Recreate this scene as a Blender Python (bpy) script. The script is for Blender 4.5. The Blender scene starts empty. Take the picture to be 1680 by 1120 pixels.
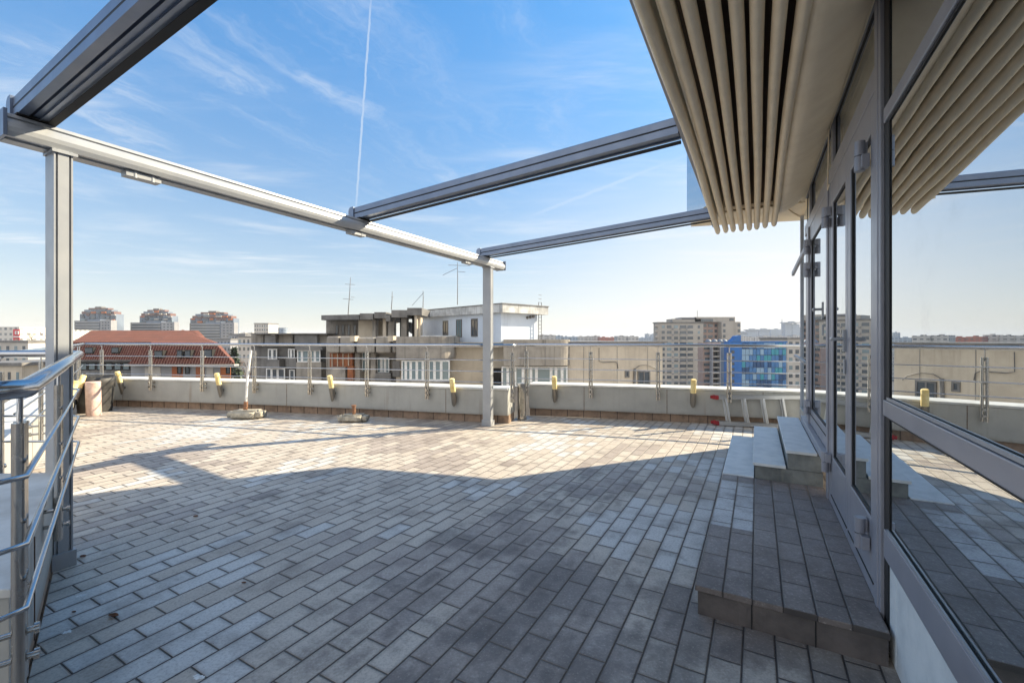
import bpy, bmesh, math, random
from mathutils import Vector, Matrix
random.seed(7)
S = bpy.context.scene
HAZE = .00016
COL = S.collection
R = math.radians

# ------------------------------------------------------------------ camera
cam = bpy.data.cameras.new('camera'); camo = bpy.data.objects.new('camera', cam); COL.objects.link(camo)
camo.location = (0, 0, 1.4); camo.rotation_euler = (R(90), 0, 0)
cam.sensor_width = 36; cam.lens = 36*720/1680; cam.shift_y = -0.003
cam.clip_start = 0.05; cam.clip_end = 12000
S.camera = camo
# ------------------------------------------------------------------ light
SUN = Vector((.92, .39, 0)).normalized(); EL = R(32.0)
sdir = Vector((SUN.x*math.cos(EL), SUN.y*math.cos(EL), math.sin(EL)))
sl = bpy.data.lights.new('sun', 'SUN'); sl.energy = 4.9; sl.angle = R(0.5); sl.color = (1, .87, .64)
so = bpy.data.objects.new('sun', sl); COL.objects.link(so); so.rotation_euler = sdir.to_track_quat('Z', 'Y').to_euler()
S.view_settings.view_transform = 'Standard'; S.view_settings.look = 'None'; S.view_settings.gamma = 1
S.view_settings.exposure = 1.26
W = bpy.data.worlds.new('World'); S.world = W; W.use_nodes = True

class NT:
    """tiny node-graph helper"""
    def __init__(s, t): s.t = t; s.n = t.nodes; s.l = t.links
    def new(s, ty, **k):
        n = s.n.new(ty)
        for a, b in k.items(): setattr(n, a, b)
        return n
    def put(s, sock, v):
        if isinstance(v, bpy.types.NodeSocket): s.l.new(v, sock)
        elif v is not None: sock.default_value = v
    def m(s, op, a, b=None, c=None, clamp=False):
        n = s.new('ShaderNodeMath', operation=op, use_clamp=clamp)
        s.put(n.inputs[0], a); s.put(n.inputs[1], b); s.put(n.inputs[2], c); return n.outputs[0]
    def v(s, op, a, b=None):
        n = s.new('ShaderNodeVectorMath', operation=op); s.put(n.inputs[0], a); s.put(n.inputs[1], b)
        return n.outputs['Value'] if op in ('DOT_PRODUCT', 'LENGTH') else n.outputs[0]
    def mix(s, f, a, b, mode='MIX'):
        n = s.new('ShaderNodeMix', data_type='RGBA', blend_type=mode)
        s.put(n.inputs[0], f); s.put(n.inputs[6], a); s.put(n.inputs[7], b); return n.outputs[2]
    def noise(s, vec, scale, detail=3, rough=.5, col=False):
        n = s.new('ShaderNodeTexNoise'); s.put(n.inputs['Vector'], vec); n.inputs['Scale'].default_value = scale
        n.inputs['Detail'].default_value = detail; n.inputs['Roughness'].default_value = rough
        return n.outputs[1 if col else 0]
    def ramp(s, f, lo, hi):
        n = s.new('ShaderNodeMapRange', interpolation_type='SMOOTHSTEP'); s.put(n.inputs[0], f)
        n.inputs[1].default_value = lo; n.inputs[2].default_value = hi; return n.outputs[0]
    def mapv(s, vec, sc=(1, 1, 1), rot=(0, 0, 0), loc=(0, 0, 0)):
        n = s.new('ShaderNodeMapping'); s.put(n.inputs[0], vec); n.inputs[1].default_value = loc
        n.inputs[2].default_value = rot; n.inputs[3].default_value = sc; return n.outputs[0]
    def xyz(s, vec):
        n = s.new('ShaderNodeSeparateXYZ'); s.put(n.inputs[0], vec); return n.outputs
    def comb(s, x, y, z=0.):
        n = s.new('ShaderNodeCombineXYZ'); s.put(n.inputs[0], x); s.put(n.inputs[1], y); s.put(n.inputs[2], z); return n.outputs[0]

w = NT(W.node_tree); bg = w.n['Background']
sky = w.new('ShaderNodeTexSky', sky_type='NISHITA'); sky.sun_disc = False
sky.sun_elevation = EL; sky.sun_rotation = math.atan2(SUN.x, SUN.y)
sky.air_density = 1.0; sky.dust_density = .35; sky.ozone_density = 1.5; sky.altitude = 100
tc = w.new('ShaderNodeTexCoord').outputs['Generated']
dx, dy, dz = w.xyz(tc)
zz = w.m('MAXIMUM', dz, .04)
pl = w.comb(w.m('DIVIDE', dx, zz), w.m('DIVIDE', dy, zz))
wisp = w.noise(w.mapv(pl, (.35, 1.5, 1), (0, 0, R(62))), 1.3, 9, .62)
area = w.noise(pl, .42, 3, .5)
cl = w.m('MULTIPLY', w.ramp(wisp, .46, .80), w.ramp(area, .40, .62))
fine = w.noise(w.v('ADD', w.mapv(w.mapv(pl, rot=(0, 0, R(22))), (2.3, .62, 1)), w.v('MULTIPLY', w.noise(pl, 2.2, 4, .6, True), (.9, .9, 0))), 1.6, 10, .66)
for cd, ca, cb_, am in (((-.50, 1, .66), .965, .999, .5), ((-.98, 1, .50), .990, .9996, .65), ((-.16, 1, .56), .93, .995, .36)):
    cdn = Vector(cd).normalized(); cl = w.m('MAXIMUM', cl, w.m('MULTIPLY', w.m('MULTIPLY', w.ramp(w.v('DOT_PRODUCT', tc, tuple(cdn)), ca, cb_), w.ramp(fine, .44, .80)), am))
lowc = w.noise(w.comb(w.m('MULTIPLY', w.m('DIVIDE', dx, w.m('MAXIMUM', w.m('ABSOLUTE', dy), .3)), 2.2), w.m('MULTIPLY', dz, 26.)), 1.0, 7, .6)
cl = w.m('MAXIMUM', cl, w.m('MULTIPLY', w.m('MULTIPLY', w.ramp(lowc, .48, .8), w.ramp(dz, .06, .14)), w.m('MULTIPLY', w.m('SUBTRACT', 1, w.ramp(dz, .2, .34)), .75)))
wisp2 = w.noise(w.mapv(pl, (.5, 1.1, 1), (0, 0, R(-12)), (7, 3, 0)), .9, 8, .6)
cl = w.m('MAXIMUM', cl, w.m('MULTIPLY', w.ramp(wisp2, .52, .85), .55))
cl = w.m('MULTIPLY', cl, w.ramp(dz, .02, .16))
def trail(p, q, wid, amt, cl):
    p = Vector(p).normalized(); q = Vector(q).normalized(); n = p.cross(q).normalized(); mid = (p+q).normalized()
    jit = w.m('MULTIPLY', w.m('SUBTRACT', w.noise(tc, 60, 3), .5), wid*1.2)
    d = w.m('ABSOLUTE', w.m('ADD', w.v('DOT_PRODUCT', tc, tuple(n)), jit))
    f = w.m('SUBTRACT', 1, w.ramp(d, wid*.3, wid))
    f = w.m('MULTIPLY', f, w.ramp(w.v('DOT_PRODUCT', tc, tuple(mid)), mid.dot(p)-.004, mid.dot(p)+.02))
    return w.m('MAXIMUM', cl, w.m('MULTIPLY', f, amt))
cl = trail((-.315, 1, .86), (-.358, 1, .26), .0028, .42, cl)
cl = trail((.0, 1, .262), (.42, 1, .425), .005, .22, cl)
hz = w.m('POWER', w.m('SUBTRACT', 1, w.m('MAXIMUM', dz, 0.)), 9)
raw = sky.outputs[0]
raw = w.v('DIVIDE', raw, w.v('ADD', w.v('MULTIPLY', raw, (1/9., 1/9., 1/9.)), (1, 1, 1)))   # soft shoulder
tint = w.mix(w.ramp(dz, .0, .72), (1.03, 1, 1.02, 1), (.50, 1.12, 1.58, 1))
skc = w.mix(cl, w.v('MULTIPLY', raw, tint), (3.9, 4.1, 4.3, 1))
# unseen broken cloud added behind the photographer to lift and whiten the shade
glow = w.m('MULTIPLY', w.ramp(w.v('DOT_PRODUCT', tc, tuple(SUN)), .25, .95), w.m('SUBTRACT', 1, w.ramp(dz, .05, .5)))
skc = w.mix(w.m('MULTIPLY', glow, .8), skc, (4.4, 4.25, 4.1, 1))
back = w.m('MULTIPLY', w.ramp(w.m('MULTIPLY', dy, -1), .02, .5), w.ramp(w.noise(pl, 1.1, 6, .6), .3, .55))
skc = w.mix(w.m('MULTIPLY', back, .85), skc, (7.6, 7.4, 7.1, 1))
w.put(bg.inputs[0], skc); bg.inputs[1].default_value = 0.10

# ------------------------------------------------------------------ materials
def mat(name, col, rough=.6, metal=0., fn=None, bump=0., bscale=40., ior=None, spec=None):
    m = bpy.data.materials.new(name); m.use_nodes = True; t = NT(m.node_tree); b = t.n['Principled BSDF']
    b.inputs['Base Color'].default_value = (*col, 1); b.inputs['Roughness'].default_value = rough; b.inputs['Metallic'].default_value = metal
    if ior: b.inputs['IOR'].default_value = ior
    g = t.new('ShaderNodeNewGeometry').outputs['Position']
    if fn: fn(t, b, g)
    if bump:
        bp = t.new('ShaderNodeBump'); bp.inputs['Strength'].default_value = bump; bp.inputs['Distance'].default_value = .01
        t.put(bp.inputs['Height'], t.noise(g, bscale, 5)); t.put(b.inputs['Normal'], bp.outputs[0])
    return m
def stained(c1, c2, scale=3., streak=0., dark=(.08, .07, .06), lo=.35, hi=.7):
    """weathered surface: two tones plus vertical rain streaks"""
    def f(t, b, g):
        c = t.mix(t.ramp(t.noise(g, scale, 6, .6), lo, hi), (*c1, 1), (*c2, 1))
        if streak:
            s = t.noise(t.mapv(g, (5*scale, 5*scale, .35*scale)), 1., 4, .6)
            c = t.mix(t.m('MULTIPLY', t.ramp(s, .5, .75), streak), c, (*dark, 1))
        t.put(b.inputs['Base Color'], c)
        t.put(b.inputs['Roughness'], t.m('MULTIPLY_ADD', t.noise(g, scale*4, 3), .3, .45))
    return f
def tile_fn(offu=0., offv=0., bonded=True, platform=False):
    TU, TV = .257, .1285
    def f(t, b, g):
        x, y, z = t.xyz(g)
        u = t.m('ADD', t.m('MULTIPLY', x, .4871), t.m('MULTIPLY', y, .8733))
        v = t.m('SUBTRACT', t.m('MULTIPLY', x, .8733), t.m('MULTIPLY', y, .4871))
        # slightly wobbling joints
        wob = t.noise(g, 1.7, 2, .5, True); wx, wy, wz = t.xyz(wob)
        u = t.m('ADD', u, t.m('MULTIPLY_ADD', wx, .012, offu)); v = t.m('ADD', v, t.m('MULTIPLY_ADD', wy, .006, offv))
        row = t.m('FLOOR', t.m('DIVIDE', v, TV))
        rn = t.new('ShaderNodeTexWhiteNoise', noise_dimensions='1D'); t.put(rn.inputs['W'], row)
        us = t.m('ADD', t.m('DIVIDE', u, TU), t.m('ADD', t.m('MULTIPLY', t.m('FLOORED_MODULO', row, 2.), .5), t.m('MULTIPLY', rn.outputs[0], .07)))
        colm = t.m('FLOOR', us)
        fu = t.m('MULTIPLY', t.m('SUBTRACT', us, colm), TU); fv = t.m('SUBTRACT', v, t.m('MULTIPLY', row, TV))
        eu = t.m('MINIMUM', fu, t.m('SUBTRACT', TU, fu)); ev = t.m('MINIMUM', fv, t.m('SUBTRACT', TV, fv))
        edge = t.m('MINIMUM', eu, ev)
        idv = t.comb(row, colm, 3.)
        wn = t.new('ShaderNodeTexWhiteNoise', noise_dimensions='3D'); t.put(wn.inputs['Vector'], idv)
        r1 = wn.outputs[0]; rr, rg, rb = t.xyz(wn.outputs[1])
        patch = t.noise(t.comb(t.m('MULTIPLY', row, TV), t.m('MULTIPLY', colm, TU)), .62, 2, .5)
        gr = t.noise(g, 24, 6, .7); gr2 = t.noise(g, 3.2, 5, .6); big = t.noise(g, .8, 4, .6)
        c = t.mix(r1, (.49, .425, .355, 1), (.57, .51, .435, 1))
        # patches where most tiles are replacements in a paler grey
        U_ = t.m('SUBTRACT', t.m('MULTIPLY', colm, TU), offu); V_ = t.m('SUBTRACT', t.m('MULTIPLY', row, TV), offv)
        def reg(u0, u1, v0, v1, so=.35):
            return t.m('MULTIPLY', t.m('MULTIPLY', t.ramp(U_, u0-so, u0+so), t.m('SUBTRACT', 1, t.ramp(U_, u1-so, u1+so))), t.m('MULTIPLY', t.ramp(V_, v0-so*.7, v0+so*.7), t.m('SUBTRACT', 1, t.ramp(V_, v1-so*.7, v1+so*.7))))
        palef = t.m('SUBTRACT', t.m('ADD', t.m('MULTIPLY', reg(2.9, 6.2, -1.15, -.2), .13), t.m('MULTIPLY', reg(2.2, 3.9, -2.6, -1.9), .07)), t.m('MULTIPLY', reg(3.6, 9, -14, -.6), .05))
        darkf = t.m('ADD', t.m('MULTIPLY', reg(.3, 4.6, -2.0, -1.05), .11), t.m('MULTIPLY', reg(-2, 2.7, -1.2, .6), .16))
        pale = t.m('GREATER_THAN', t.m('ADD', t.m('ADD', t.m('MULTIPLY', rr, .16), patch), t.m('SUBTRACT', palef, darkf)), .655)
        c = t.mix(pale, c, (.60, .585, .555, 1))
        # patches of browner, dirtier tiles
        brown = t.m('LESS_THAN', t.m('ADD', t.m('ADD', t.m('MULTIPLY', rg, .16), patch), t.m('SUBTRACT', t.m('MULTIPLY', palef, .8), darkf)), .462)
        c = t.mix(brown, c, t.mix(rb, (.345, .29, .25, 1), (.41, .35, .305, 1)))
        if platform:
            c = t.mix(rb, (.20, .165, .155, 1), (.26, .22, .205, 1))
            pw = t.m('MULTIPLY', t.m('LESS_THAN', v, -.017+offv), t.m('GREATER_THAN', u, 3.25+offu))
            pw = t.m('MULTIPLY', pw, t.m('LESS_THAN', u, 4.3+offu))
            c = t.mix(pw, c, t.mix(rb, (.54, .55, .56, 1), (.62, .63, .63, 1)))
        c = t.mix(t.m('MULTIPLY', t.ramp(gr, .35, .75), .35), c, t.mix(.5, c, (.62, .58, .5, 1)))
        c = t.mix(t.m('MULTIPLY', t.ramp(gr2, .45, .72), .45), c, (.17, .14, .12, 1))
        c = t.mix(t.m('MULTIPLY', t.ramp(big, .5, .72), .35), c, (.2, .165, .14, 1))
        # dirt gathered along the joints
        dw = t.m('MULTIPLY_ADD', t.m('MULTIPLY', r1, gr2), .05, .008)
        dirt = t.m('SUBTRACT', 1, t.m('DIVIDE', edge, dw, clamp=True), clamp=True)
        c = t.mix(t.m('MULTIPLY', dirt, .45), c, (.10, .08, .075, 1))
        # damp, blackened blotches lying across several tiles, strongest by the platform
        bl = t.noise(t.v('ADD', g, t.v('MULTIPLY', t.noise(g, 5, 3, .6, True), (.3, .3, 0))), 2.1, 6, .66)
        bl = t.ramp(t.m('ADD', bl, t.m('MULTIPLY', darkf, 1.1)), .56, .76)
        c = t.mix(t.m('MULTIPLY', bl, .62), c, (.115, .095, .085, 1))
        ctr = t.m('MULTIPLY', t.ramp(edge, .02, .05), t.m('MULTIPLY', t.ramp(darkf, .02, .12), t.ramp(gr2, .42, .66)))
        c = t.mix(t.m('MULTIPLY', ctr, .45), c, (.10, .085, .08, 1))
        chip = t.m('MULTIPLY', t.m('SUBTRACT', 1, t.ramp(edge, .002, .011)), t.ramp(t.noise(g, 38, 3, .6), .56, .64))
        c = t.mix(t.m('MULTIPLY', chip, .7), c, (.14, .115, .10, 1))
        mot = t.noise(t.v('MULTIPLY', g, (1, 1, 1)), 75, 5, .75)
        c = t.mix(t.m('MULTIPLY', t.ramp(mot, .45, .68), .42), c, (.16, .135, .12, 1))
        c = t.mix(t.m('MULTIPLY', t.m('SUBTRACT', 1, t.ramp(mot, .30, .46)), .35), c, (.70, .65, .57, 1))
        moss = t.m('MULTIPLY', t.m('SUBTRACT', 1, t.ramp(edge, .001, .012)), t.ramp(t.noise(g, 1.9, 4, .6), .54, .66))
        c = t.mix(t.m('MULTIPLY', moss, .55), c, (.20, .17, .12, 1))
        speck = t.ramp(t.noise(g, 95, 2, .6), .66, .74)
        c = t.mix(t.m('MULTIPLY', speck, .6), c, (.09, .08, .07, 1))
        jw = t.m('MULTIPLY_ADD', gr2, .0025, .0012)
        joint = t.m('SUBTRACT', 1, t.ramp(t.m('SUBTRACT', edge, jw), 0., .0022))
        jc = t.mix(t.ramp(big, .3, .6), (.045, .04, .04, 1), (.12, .10, .085, 1))
        jc = t.mix(t.ramp(U_, 3.2, 5.4), jc, (.27, .22, .175, 1))
        c = t.mix(joint, c, jc)
        t.put(b.inputs['Base Color'], c)
        t.put(b.inputs['Roughness'], t.m('MULTIPLY_ADD', gr2, .45, .34))
        h = t.m('ADD', t.m('MULTIPLY', t.m('MINIMUM', edge, .007), 1.0), t.m('MULTIPLY', gr, .0015))
        h = t.m('ADD', h, t.m('MULTIPLY', r1, .002))
        h = t.m('ADD', h, t.m('MULTIPLY', t.m('MULTIPLY', fv, rr), .03))
        bp = t.new('ShaderNodeBump'); bp.inputs['Strength'].default_value = .9; bp.inputs['Distance'].default_value = 1.
        t.put(bp.inputs['Height'], h); t.put(b.inputs['Normal'], bp.outputs[0])
    return f
M = {}
M['deck'] = mat('deck_tiles', (.4, .35, .3), fn=tile_fn(100.156, 100.153))
M['plat'] = mat('platform_tiles', (.3, .25, .22), fn=tile_fn(100.0, 100.501, platform=True))
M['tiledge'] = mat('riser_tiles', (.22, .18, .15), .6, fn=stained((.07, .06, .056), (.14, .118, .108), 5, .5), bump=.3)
M['alu'] = mat('grey_aluminium', (.42, .44, .47), .38, .6, fn=lambda t, b, g: (
    t.put(b.inputs['Base Color'], t.mix(t.ramp(t.noise(g, 5, 5, .6), .3, .8), (.17, .21, .29, 1), (.21, .25, .33, 1))),
    t.put(b.inputs['Roughness'], t.m('MULTIPLY_ADD', t.noise(g, 9, 4), .25, .25))))
M['aluw'] = mat('pale_aluminium', (.62, .62, .61), .36, .1, fn=lambda t, b, g: (
    t.put(b.inputs['Base Color'], t.mix(t.ramp(t.noise(g, 4, 5, .6), .3, .8), (.33, .345, .37, 1), (.40, .41, .42, 1))),
    t.put(b.inputs['Roughness'], t.m('MULTIPLY_ADD', t.noise(g, 11, 4), .25, .22))))
M['frame'] = mat('window_frame', (.17, .18, .22), .36, .2, fn=lambda t, b, g: (
    t.put(b.inputs['Base Color'], t.mix(t.ramp(t.noise(g, 6, 5, .6), .3, .8), (.29, .295, .335, 1), (.35, .35, .385, 1))),
    t.put(b.inputs['Roughness'], t.m('MULTIPLY_ADD', t.noise(g, 12, 4), .25, .24))))
M['black'] = mat('black_gasket', (.012, .012, .013), .6)
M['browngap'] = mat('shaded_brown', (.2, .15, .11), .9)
M['holder'] = mat('lamp_holder_metal', (.24, .22, .19), .35, .6)
M['ladder'] = mat('ladder_aluminium', (.55, .56, .57), .33, .8)
M['dark'] = mat('dark_void', (.02, .018, .016), .9)
M['steel'] = mat('stainless_steel', (.62, .6, .57), .2, 1., fn=lambda t, b, g: (
    t.put(b.inputs['Roughness'], t.m('MULTIPLY_ADD', t.noise(g, 30, 4), .25, .1)),
    t.put(b.inputs['Base Color'], t.mix(t.ramp(t.noise(g, 5, 4), .5, .8), (.50, .48, .45, 1), (.42, .37, .31, 1)))))
M['steelb'] = mat('polished_steel', (.50, .50, .51), .14, 1., fn=lambda t, b, g: (
    t.put(b.inputs['Roughness'], t.m('MULTIPLY_ADD', t.noise(g, 14, 4), .2, .07)),))
def panel_fn(t, b, g):
    c = t.mix(t.ramp(t.noise(g, 2.2, 6, .6), .35, .7), (.40, .40, .375, 1), (.335, .335, .32, 1))
    s = t.noise(t.mapv(g, (16, 16, .7)), 1., 5, .65)
    c = t.mix(t.m('MULTIPLY', t.ramp(s, .52, .8), .3), c, (.24, .22, .19, 1))
    c = t.mix(t.m('MULTIPLY', t.ramp(t.noise(g, 40, 4), .6, .75), .35), c, (.5, .49, .46, 1))
    x, y, z = t.xyz(g)
    drip = t.m('MULTIPLY', t.ramp(t.noise(t.comb(t.m('MULTIPLY', x, 7), t.m('MULTIPLY', y, 7), t.m('MULTIPLY', z, .5)), 1., 3, .6), .60, .72), t.ramp(t.noise(g, 1.3, 3), .4, .6))
    c = t.mix(t.m('MULTIPLY', drip, .45), c, (.22, .17, .12, 1))
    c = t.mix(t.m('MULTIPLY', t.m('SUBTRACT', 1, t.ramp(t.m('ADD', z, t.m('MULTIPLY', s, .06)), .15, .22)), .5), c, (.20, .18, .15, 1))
    t.put(b.inputs['Base Color'], c); t.put(b.inputs['Roughness'], t.m('MULTIPLY_ADD', s, .3, .35))
M['panel'] = mat('parapet_panel', (.4, .4, .38), .5, fn=panel_fn, bump=.12, bscale=60)
M['coping'] = mat('coping_sheet', (.72, .72, .7), .45, fn=stained((.62, .62, .60), (.46, .455, .43), 4, .0), bump=.1)
M['joint'] = mat('rusty_joint', (.16, .1, .07), .8, fn=stained((.20, .13, .09), (.08, .06, .05), 14))
M['brickbase'] = mat('tile_skirting', (.3, .2, .14), .7, fn=stained((.34, .235, .165), (.20, .14, .10), 6, .25), bump=.4)
M['stair'] = mat('stair_slab', (.55, .57, .56), .45, fn=stained((.74, .76, .75), (.62, .65, .65), 7, 0), bump=.25, bscale=90)
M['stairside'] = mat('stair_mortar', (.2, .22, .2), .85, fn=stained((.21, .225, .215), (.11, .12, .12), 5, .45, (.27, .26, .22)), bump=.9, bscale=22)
M['fabric'] = mat('awning_fabric', (.45, .40, .31), .55, fn=lambda t, b, g: (
    t.put(b.inputs['Base Color'], t.mix(t.ramp(t.noise(t.mapv(g, (2, 2, 2)), 3, 5, .6), .3, .75), (.90, .77, .57, 1), (.82, .69, .50, 1))),
    t.put(b.inputs['Roughness'], t.m('MULTIPLY_ADD', t.noise(g, 8, 4), .3, .38))), bump=.1, bscale=220)
M['white'] = mat('white_plastic', (.8, .79, .76), .5, fn=stained((.8, .79, .77), (.62, .6, .56), 9))
M['cream'] = mat('lamp_diffuser', (.8, .66, .3), .4, fn=stained((.84, .70, .36), (.72, .52, .18), 9))
M['rust'] = mat('rust', (.22, .1, .05), .85, fn=stained((.30, .14, .07), (.12, .07, .045), 20), bump=.6)
M['concblock'] = mat('rough_concrete', (.4, .37, .31), .9, fn=stained((.46, .42, .34), (.27, .25, .21), 11), bump=1., bscale=30)
M['redplastic'] = mat('red_plastic', (.35, .02, .03), .4, fn=stained((.38, .025, .035), (.22, .015, .02), 30))
M['clay'] = mat('pinkish_pipe', (.6, .42, .36), .7, fn=stained((.64, .47, .41), (.48, .32, .26), 9, .3, (.3, .2, .16)), bump=.3)
M['bin'] = mat('black_bin', (.03, .03, .03), .5, fn=stained((.025, .025, .025), (.06, .055, .05), 8))
M['leaf'] = mat('dry_leaf', (.2, .08, .03), .8, fn=stained((.24, .10, .04), (.12, .05, .02), 60))
M['dropping'] = mat('bird_dropping', (.75, .75, .73), .8, fn=stained((.8, .8, .78), (.55, .55, .52), 60))
def glass_mat(name, tint, diff, fac):
    m = bpy.data.materials.new(name); m.use_nodes = True; t = NT(m.node_tree)
    for n in list(t.n):
        if n.type == 'BSDF_PRINCIPLED': t.n.remove(n)
    out = [n for n in t.n if n.type == 'OUTPUT_MATERIAL'][0]
    g = t.new('ShaderNodeNewGeometry').outputs['Position']
    gl = t.new('ShaderNodeBsdfGlossy'); gl.inputs['Color'].default_value = (*tint, 1); gl.inputs['Roughness'].default_value = .0
    df = t.new('ShaderNodeBsdfDiffuse'); df.inputs['Color'].default_value = (*diff, 1)
    lw = t.new('ShaderNodeLayerWeight'); lw.inputs['Blend'].default_value = .5
    f = t.m('MULTIPLY_ADD', lw.outputs['Fresnel'], 1-fac, fac, clamp=True)
    f = t.m('SUBTRACT', f, t.m('MULTIPLY', t.ramp(t.noise(g, 3., 5, .7), .5, .8), .08))
    mx = t.new('ShaderNodeMixShader'); t.put(mx.inputs[0], f); t.l.new(df.outputs[0], mx.inputs[1]); t.l.new(gl.outputs[0], mx.inputs[2])
    bp = t.new('ShaderNodeBump'); bp.inputs['Strength'].default_value = .015; bp.inputs['Distance'].default_value = .02
    t.put(bp.inputs['Height'], t.noise(g, 1.6, 2)); t.l.new(bp.outputs[0], gl.inputs['Normal'])
    t.l.new(mx.outputs[0], out.inputs[0]); return m
M['glass'] = glass_mat('facade_glass', (.88, .92, .95), (.05, .055, .05), .68)
M['blueglass'] = glass_mat('blue_glass', (.30, .55, .85), (.03, .12, .32), .30)
M['bluepale'] = glass_mat('pale_blue_glass', (.45, .6, .8), (.25, .38, .5), .2); M['blueteal'] = glass_mat('teal_glass', (.25, .6, .7), (.04, .25, .33), .25); M['bluedark'] = glass_mat('dark_blue_glass', (.2, .35, .6), (.02, .05, .13), .2)
M['winglass'] = mat('far_window_glass', (.05, .065, .08), .12, 0, ior=1.8)
M['winglass2'] = mat('pale_window_glass', (.16, .22, .24), .12, 0, ior=1.8)
M['upper'] = mat('upper_storey_cladding', (.45, .47, .5), .4, .2, fn=stained((.42, .45, .5), (.35, .38, .42), 2))
def conc(name, a, b, sc=.5, st=.5, dark=(.07, .06, .05)):
    M[name] = mat(name, a, .85, fn=stained(a, b, sc, st, dark), bump=.2, bscale=8)
conc('concrete', (.33, .295, .25), (.20, .18, .16), .9, .7)
conc('concdark', (.20, .19, .18), (.11, .105, .10), .9, .6)
conc('creamwall', (.58, .50, .39), (.47, .40, .31), .7, .4, (.26, .22, .17))
conc('bluewall', (.60, .66, .74), (.52, .58, .66), .5, .18, (.25, .26, .28))
conc('slabedge', (.62, .62, .60), (.36, .36, .35), 1.2, .6)
conc('brownwood', (.30, .10, .03), (.17, .05, .02), 2., .5)
conc('apt', (.40, .365, .32), (.33, .30, .265), .1, .25)
conc('aptshade', (.36, .25, .21), (.28, .20, .17), .1, .25)
conc('aptwhite', (.50, .46, .41), (.40, .37, .33), .08, .2)
conc('aptgrey', (.30, .30, .31), (.22, .22, .24), .08, .2)
conc('aptblue', (.17, .21, .27), (.12, .15, .20), .08, .2)
conc('aptred', (.19, .095, .075), (.12, .065, .055), .1, .2)
conc('orange', (.45, .13, .03), (.36, .10, .03), .4, .2)
conc('poster', (.62, .03, .05), (.5, .03, .04), .1, .0)
conc('bluefab', (.02, .14, .42), (.02, .10, .30), .2, .3)
conc('street', (.12, .11, .11), (.07, .07, .07), .03, 0.)
conc('bark', (.13, .09, .07), (.07, .05, .04), 3, .3)
conc('twig', (.17, .11, .085), (.10, .065, .05), 1, 0)
conc('conifer', (.05, .075, .04), (.025, .04, .02), 1, 0)
def roof_fn(t, b, g):
    x, y, z = t.xyz(g)
    s = t.m('SINE', t.m('MULTIPLY', x, 2*math.pi/.34)); r = t.m('SINE', t.m('MULTIPLY', z, 2*math.pi/.36))
    c = t.mix(t.ramp(t.noise(g, .8, 5), .3, .7), (.15, .035, .018, 1), (.10, .024, .013, 1))
    c = t.mix(t.m('MULTIPLY', t.ramp(s, .1, .8), .55), c, (.42, .22, .16, 1))
    c = t.mix(t.m('MULTIPLY', t.ramp(r, .6, .95), .5), c, (.12, .03, .02, 1))
    t.put(b.inputs['Base Color'], c)
    bp = t.new('ShaderNodeBump'); bp.inputs['Distance'].default_value = .08; t.put(bp.inputs['Height'], s); t.put(b.inputs['Normal'], bp.outputs[0])
M['rooftile'] = mat('red_roof_tiles', (.35, .09, .05), .9, fn=roof_fn)
def gridwall(name, wall, win, px, pz, fx=.55, fz=.5, wall2=None):
    """far facade with its window pattern"""
    def f(t, b, g):
        x, y, z = t.xyz(g); h = t.m('ADD', x, t.m('MULTIPLY', y, .83))
        a = t.m('DIVIDE', h, px); c = t.m('DIVIDE', z, pz)
        fa = t.m('FRACT', a); fc = t.m('FRACT', c)
        mk = t.m('MULTIPLY', t.m('LESS_THAN', fa, fx), t.m('LESS_THAN', fc, fz))
        wn = t.new('ShaderNodeTexWhiteNoise', noise_dimensions='3D'); t.put(wn.inputs['Vector'], t.comb(t.m('FLOOR', a), t.m('FLOOR', c)))
        wc = t.mix(t.ramp(t.noise(g, .05, 4), .35, .65), (*wall, 1), (*(wall2 or wall), 1))
        t.put(b.inputs['Base Color'], t.mix(t.m('MULTIPLY', mk, t.m('MULTIPLY_ADD', wn.outputs[0], .5, .5)), wc, (*win, 1)))
    M[name] = mat(name, wall, .7, fn=f)
gridwall('far1', (.55, .50, .44), (.12, .13, .15), 3.4, 2.9)
gridwall('far2', (.42, .41, .40), (.10, .11, .13), 4.2, 2.9)
gridwall('far3', (.60, .56, .50), (.16, .17, .18), 2.8, 3.0, .5, .45)
gridwall('far4', (.34, .12, .09), (.15, .12, .12), 3.2, 2.9)
gridwall('far5', (.30, .36, .44), (.13, .16, .2), 4.0, 3.1, .7, .6)

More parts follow.
